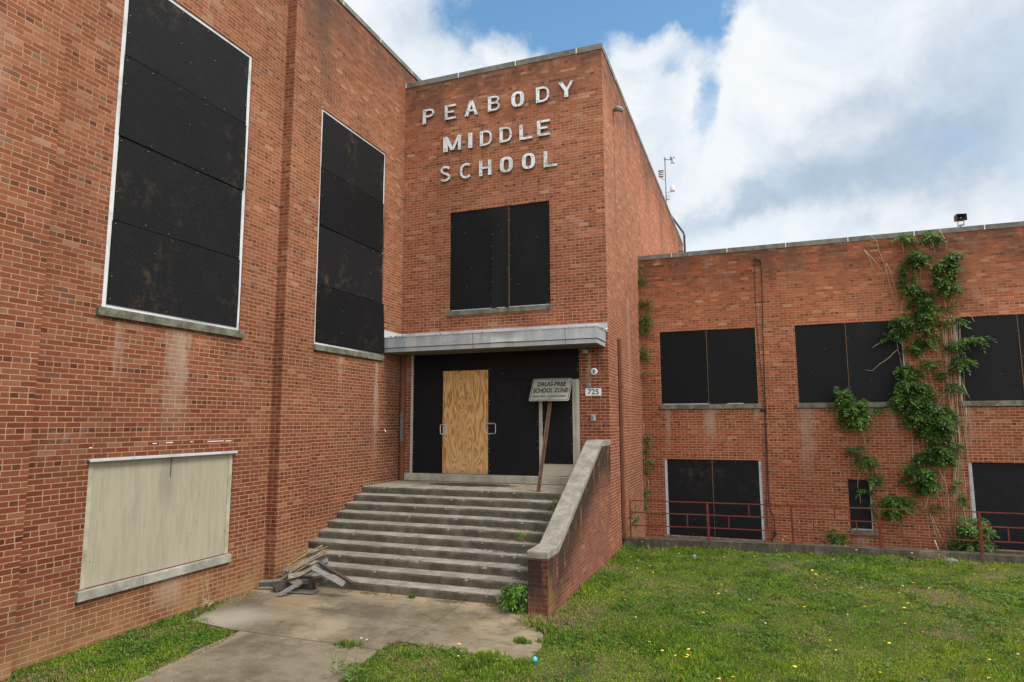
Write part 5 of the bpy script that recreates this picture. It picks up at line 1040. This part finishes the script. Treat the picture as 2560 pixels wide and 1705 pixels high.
# dry straw strip at the foot of the stairs and along the wall
def dmask(x, y):
    a = (np.abs(y+4.33-.03*np.sin(x*3)) < .05+.05*fnoise(x, y, .4, 5)) & (x > 1.5) & (x < 4.85); bq = sstep((fnoise(x, y, .5, 15)-.36)/.2)
    c = (x < .22+.1*fnoise(x, y, .5, 7)) & (x > .01) & (y < -4.9) & (y > -6.6); d_ = (np.abs(x-5.05) < .25) & (y < -4.6) & (y > -4.95)
    e = (np.abs(x-1.5-.05*np.sin(y*4)) < .05) & (y < -6.7); return (a*bq+c*.6+d_*.8+e*.5)
def dtone(x, y, R_):
    n = len(x); g_ = (R_.rand(n) < .25+.5*sstep((fnoise(x, y, .8, 77)-.5)/.1))[:, None]
    return np.where(g_, np.array([.15, .17, .03]), np.array([.34, .25, .12]))*(.6+.7*R_.rand(n)[:, None])
V1, F1, C1 = blades(170000, 2, (.01, 5.4), (-9, -4.2), dmask, lambda x, y: .022+.02*fnoise(x, y, .3, 3), dtone)
tag(raw('dry_grass', V1, F1, M['grass'], None, C1), kind='stuff', label='dry straw coloured grass at the foot of the stairs')
# clover and broad leaved ground weeds
R_ = np.random.RandomState(5); n = 120000; x = R_.rand(n)*17; y = -9.6+R_.rand(n)*10.7
keep = (R_.rand(n) < lawn_mask(x, y)*sstep((fnoise(x, y, .9, 81)-.53)/.08)); x, y = x[keep], y[keep]; n = len(x)
z = np.maximum(gz(x, y), -.02)+.015+.035*R_.rand(n); s = (.009+.011*R_.rand(n))*(1+.02*np.hypot(x-8, y+14)); a = R_.rand(n)*6.28; tl = R_.randn(n, 2)*.35
ex = np.stack([np.cos(a), np.sin(a), tl[:, 0]], 1)*s[:, None]; ey = np.stack([-np.sin(a), np.cos(a), tl[:, 1]], 1)*s[:, None]*.8; P_ = np.stack([x, y, z], 1)
V = np.stack([P_-ex, P_-ey, P_+ex, P_+ey], 1).reshape(-1, 3); tt = R_.rand(n)[:, None]; c = np.array([.04, .11, .018])*(1-tt)+np.array([.10, .20, .028])*tt
tag(raw('clover_patches', V, np.arange(4*n).reshape(-1, 4), M['grass'], None, np.repeat(c[:, None], 4, 1).reshape(-1, 3)), kind='stuff', label='clover and broad leaved weeds mixed through the lawn')

# ------------------------------------------------------------------ dandelions
def dandelion_mesh(h):
    b = MB(); b.tube([(0, 0, 0), (.004, .002, h*.5), (0, 0, h)], .0028, 5, m=1)
    vs = [(0, 0, h+.010)]; n = 14
    for k in range(n): a = 2*math.pi*k/n; r = .022 if k % 2 else .026; vs.append((r*math.cos(a), r*math.sin(a), h+.003+.004*(k % 2)))
    b.add(vs, [(0, 1+k, 1+(k+1) % n) for k in range(n)], 0); b.lathe((0, 0, h-.012), [(.004, 0), (.012, .010), (.014, .016)], 'z', 8, 1)
    for k in range(5):
        a = k*1.26; b.add([(0, 0, .004), (.05*math.cos(a+.2), .05*math.sin(a+.2), .02), (.10*math.cos(a), .10*math.sin(a), .012), (.05*math.cos(a-.2), .05*math.sin(a-.2), .02)], [(0, 1, 2, 3)], 1)
    o = b.build('dandelion', [M['yellow'], M['stalk']]); return o
protos = {}
for (x, y, z) in DAND:
    g0 = float(gz(x, y)); h = max(.05, z-g0); key = round(min(h, .45)/.03)
    if key not in protos: protos[key] = dandelion_mesh(key*.03); o = protos[key]
    else: o = protos[key].copy(); COL.objects.link(o)
    o.location = (x, y, z-key*.03); s_ = rng.uniform(.5, .95); o.scale = (s_, s_, 1); o.rotation_euler = (rng.uniform(-.15, .35), rng.uniform(-.2, .2), rng.uniform(0, 6))
    tag(o, 'single yellow dandelion flower standing in the lawn', 'flower', 'dandelions scattered over the lawn')
WH = [(8.1, -4.1), (9.2, -3.3), (7.9, -2.9), (10.9, -4.3), (11.3, -4.0), (6.4, -4.4), (5.9, -1.3), (6.1, -1.0), (5.8, -.6), (6.5, .3), (9.4, .4), (8.6, .5), (7.4, .2), (10.1, -1.9), (3.4, -6.55), (3.28, -6.52)]
wp = None
for (x, y) in WH:
    if wp is None:
        b = MB(); b.tube([(0, 0, 0), (.003, 0, .045), (0, 0, .08)], .0022, 4, m=1); b.lathe((0, 0, .083), [(.004, -.012), (.014, -.004), (.016, .004), (.011, .012), (.003, .015)], 'z', 8, 0); M['clover'] = simple('clover head', (.42, .43, .36, 1), .8, bumpy=0); wp = b.build('clover_flower', [M['clover'], M['stalk']]); o = wp
    else: o = wp.copy(); COL.objects.link(o)
    o.location = (x, y, float(gz(x, y)) if x > 4 else 0.0); o.rotation_euler = (rng.uniform(-.2, .2), rng.uniform(-.2, .2), 0)
    tag(o, 'small white clover flower head in the lawn', 'flower', 'white clover flowers in the lawn')
# tall stalks and small stuff
def stalks(x, y, h, n, label, sp=.12, seed=1, mt='stalk'):
    q_ = random.Random(seed); b = MB(); z = float(gz(x, y))
    for k in range(n):
        dx, dy = q_.uniform(-sp, sp), q_.uniform(-sp, sp); hh = h*q_.uniform(.5, 1); lx = q_.uniform(-.25, .25)*hh
        b.tube([(x+dx, y+dy, z-.02), (x+dx+lx*.3, y+dy, z+hh*.5), (x+dx+lx, y+dy, z+hh)], .0035, 4, r1=.0018)
        for j in range(3): t_ = q_.uniform(.1, .6); a = q_.uniform(0, 6.28); p = (x+dx+lx*t_, y+dy, z+hh*t_); b.add([p, (p[0]+.03*math.cos(a)-.004, p[1]+.03*math.sin(a), p[2]+.03), (p[0]+.09*math.cos(a), p[1]+.09*math.sin(a), p[2]+.04), (p[0]+.03*math.cos(a)+.008, p[1]+.03*math.sin(a), p[2]+.015)], [(0, 1, 2, 3)])
    tag(b.build('tall_weed', M[mt]), label, 'weed')
stalks(8.25, -1.0, .95, 9, 'tall thin stalks standing in the lawn in front of the second railing post', .16, 2)
stalks(10.4, -4.6, .55, 3, 'single group of thin stalks in the lawn at the lower right', .05, 3)
stalks(9.35, -5.4, .35, 3, 'thin stalks near the bottom edge of the lawn', .06, 4)
stalks(3.72, -7.5, .34, 16, 'leafy weed clump at the path edge at the bottom', .16, 5)
stalks(9.1, -.1, .5, 3, 'thin stalks in the lawn below the middle railing span', .05, 6)
stalks(.16, -5.9, .6, 4, 'bare thin twigs standing against the wall left of the path corner', .09, 7, 'vine_wood')
q_ = random.Random(9)
def tuft(x, y, r, label, n=420):
    V_, F_, C_ = blades(n*3, int(y*-100), (x-r*1.6, x+r*1.6), (y-r, y+r), lambda a, c: np.exp(-(((a-x-.3*r*np.sin(c*40))/(r*.75))**2+((c-y)/(r*.45))**2))*(fnoise(a, c, .06, 3) > .42), lambda a, c: .045+.03*np.exp(-(((a-x)/r)**2)), lambda a, c, R: np.where(R.rand(len(a))[:, None] < .25, np.array([.22, .24, .05]), np.array([.09, .18, .018]))*(.6+.7*R.rand(len(a))[:, None]))
    V_[:, 2] += .012; tag(raw('grass_tuft', V_, F_, M['grass'], None, C_), label, 'weed tuft', None, 'stuff')
tuft(3.15, -6.62, .17, 'small green tuft growing in the path crack')
tuft(2.78, -4.36, .05, 'tiny tuft at the foot of the bottom step')
tuft(5.30, -5.15, .22, 'green weed tuft on the sandy ground below the pillar')
tuft(5.17, -5.75, .10, 'tiny tuft at the right edge of the path')
b = MB(); b.lathe((5.551, -6.36, .035), [(.004, -.035), (.02, -.029), (.032, -.012), (.034, .004), (.026, .023), (.012, .033), (.003, .035)], 'z', 14)
M['ball'] = simple('turquoise ball', (.05, .50, .52, 1), .45, bumpy=0, var=.5, scale=40); tag(b.build('small_ball', M['ball'], smooth=True), 'small turquoise ball lying in the grass at the corner of the path', 'ball')
def rock(x, y, z, r, label, mt='coping', sc_=(1, .8, .6)):
    b = MB(); q2 = random.Random(int(x*100)); import bmesh
    bm = bmesh.new(); bmesh.ops.create_icosphere(bm, subdivisions=2, radius=r)
    for v in bm.verts: v.co *= q2.uniform(.8, 1.15); v.co = Vector((v.co.x*sc_[0], v.co.y*sc_[1], v.co.z*sc_[2]))+Vector((x, y, z))
    b.add([tuple(v.co) for v in bm.verts], [tuple(v.index for v in f.verts) for f in bm.faces]); bm.free(); tag(b.build('stone', M[mt]), label, 'stone')
rock(6.81, .15, .05, .045, 'pale stone in the lawn below the first railing post', 'capstone', (1, .7, 1.2))
rock(10.83, .95, .16, .05, 'dark lump in the grass beside the curb', 'cable'); rock(11.5, 1.0, .14, .09, 'flat pale stone at the foot of the curb', 'coping', (1.3, .8, .5))
rock(12.22, 1.7, -.30, .16, 'pale rubble lump behind the railing beside the bush', 'capstone', (1.2, .8, .7)); rock(5.55, -4.78, .0, .07, 'dark clod on the sandy ground below the pillar', 'curb')
# leaf litter and grit on landing and steps
R_ = np.random.RandomState(3)
def grit(n, fx, name, label, size, cols):
    P_ = fx(n); n = len(P_); s = size*(.5+R_.rand(n)); a = R_.rand(n)*6.28; t2 = R_.randn(n)*.5
    ex = np.stack([np.cos(a), np.sin(a), t2*.5], 1)*s[:, None]; ey = np.stack([-np.sin(a), np.cos(a), t2*.4], 1)*s[:, None]*.6; ez = np.array([0, 0, 1.])*s[:, None]*.5
    V = np.stack([P_-ex, P_-ey, P_+ex, P_+ey, P_+ez], 1).reshape(-1, 3); i = np.arange(n)[:, None]*5
    F = np.concatenate([i+np.array(k) for k in ([0, 1, 4], [1, 2, 4], [2, 3, 4], [3, 0, 4])]); c = np.array(cols)[R_.randint(len(cols), size=n)]
    tag(raw(name, V, F, M['grass'], None, np.repeat(c[:, None], 5, 1).reshape(-1, 3)), kind='stuff', label=label)
def f_land(n):
    r = np.sqrt(-np.log(R_.rand(n)+1e-6))*.55; a = R_.rand(n)*6.28; x = 2.1+r*np.cos(a)*1.05; y = -.62+r*np.sin(a)*.33; k = (y < -.08) & (y > -1.45) & (x > .1) & (x < 4.7); return np.stack([x[k], y[k], np.full(k.sum(), 1.432)], 1)
grit(9000, f_land, 'landing_grit', 'dark grit spread over the landing in front of the doors', .011, [(.06, .055, .04), (.035, .032, .025), (.12, .11, .08)])
def f_step(n):
    i = R_.randint(2, 9, n); yb = -(1.584+.296*(i-1)); z = 1.43-.143*i; x = 4.8-np.abs(R_.randn(n))*.55*np.where(i < 7, 1, .35)*np.where(i < 3, .5, 1); y = yb-.01-np.abs(R_.randn(n))*.07; k = (x > 1) & (y > yb-.25); return np.stack([x, y, z+.003], 1)[k]
grit(7500, f_step, 'step_litter', 'dark leaf litter gathered on the right side of the steps', .012, [(.05, .04, .025), (.12, .09, .055), (.03, .028, .02), (.2, .15, .09)])
def f_path(n):
    x = R_.rand(n)*5.2; y = -4.35-R_.rand(n)*4; k = in_poly(x, y, PATH) & (R_.rand(n) < .25+.75*sstep((fnoise(x, y, .8, 90)-.45)/.2)); return np.stack([x[k], y[k], np.full(k.sum(), .002)], 1)
grit(3000, f_path, 'path_grit', 'pale grit and crumbs on the path', .006, [(.30, .25, .17), (.22, .18, .12), (.08, .065, .045), (.34, .29, .21)])
def f_leaf(n):
    i = R_.randint(0, 10, n); yb = -(1.584+.296*(i-1)); x = R_.rand(n)*4.7+.1; y = yb-.02-R_.rand(n)*.22; return np.stack([x, y, 1.43-.143*i+.003], 1)
grit(700, f_leaf, 'fallen_bits', 'scattered pale crumbs on the steps', .010, [(.42, .36, .26), (.3, .24, .15), (.5, .46, .4)])

for o in list(bpy.data.objects):
    if '_o' in o: del o['_o']
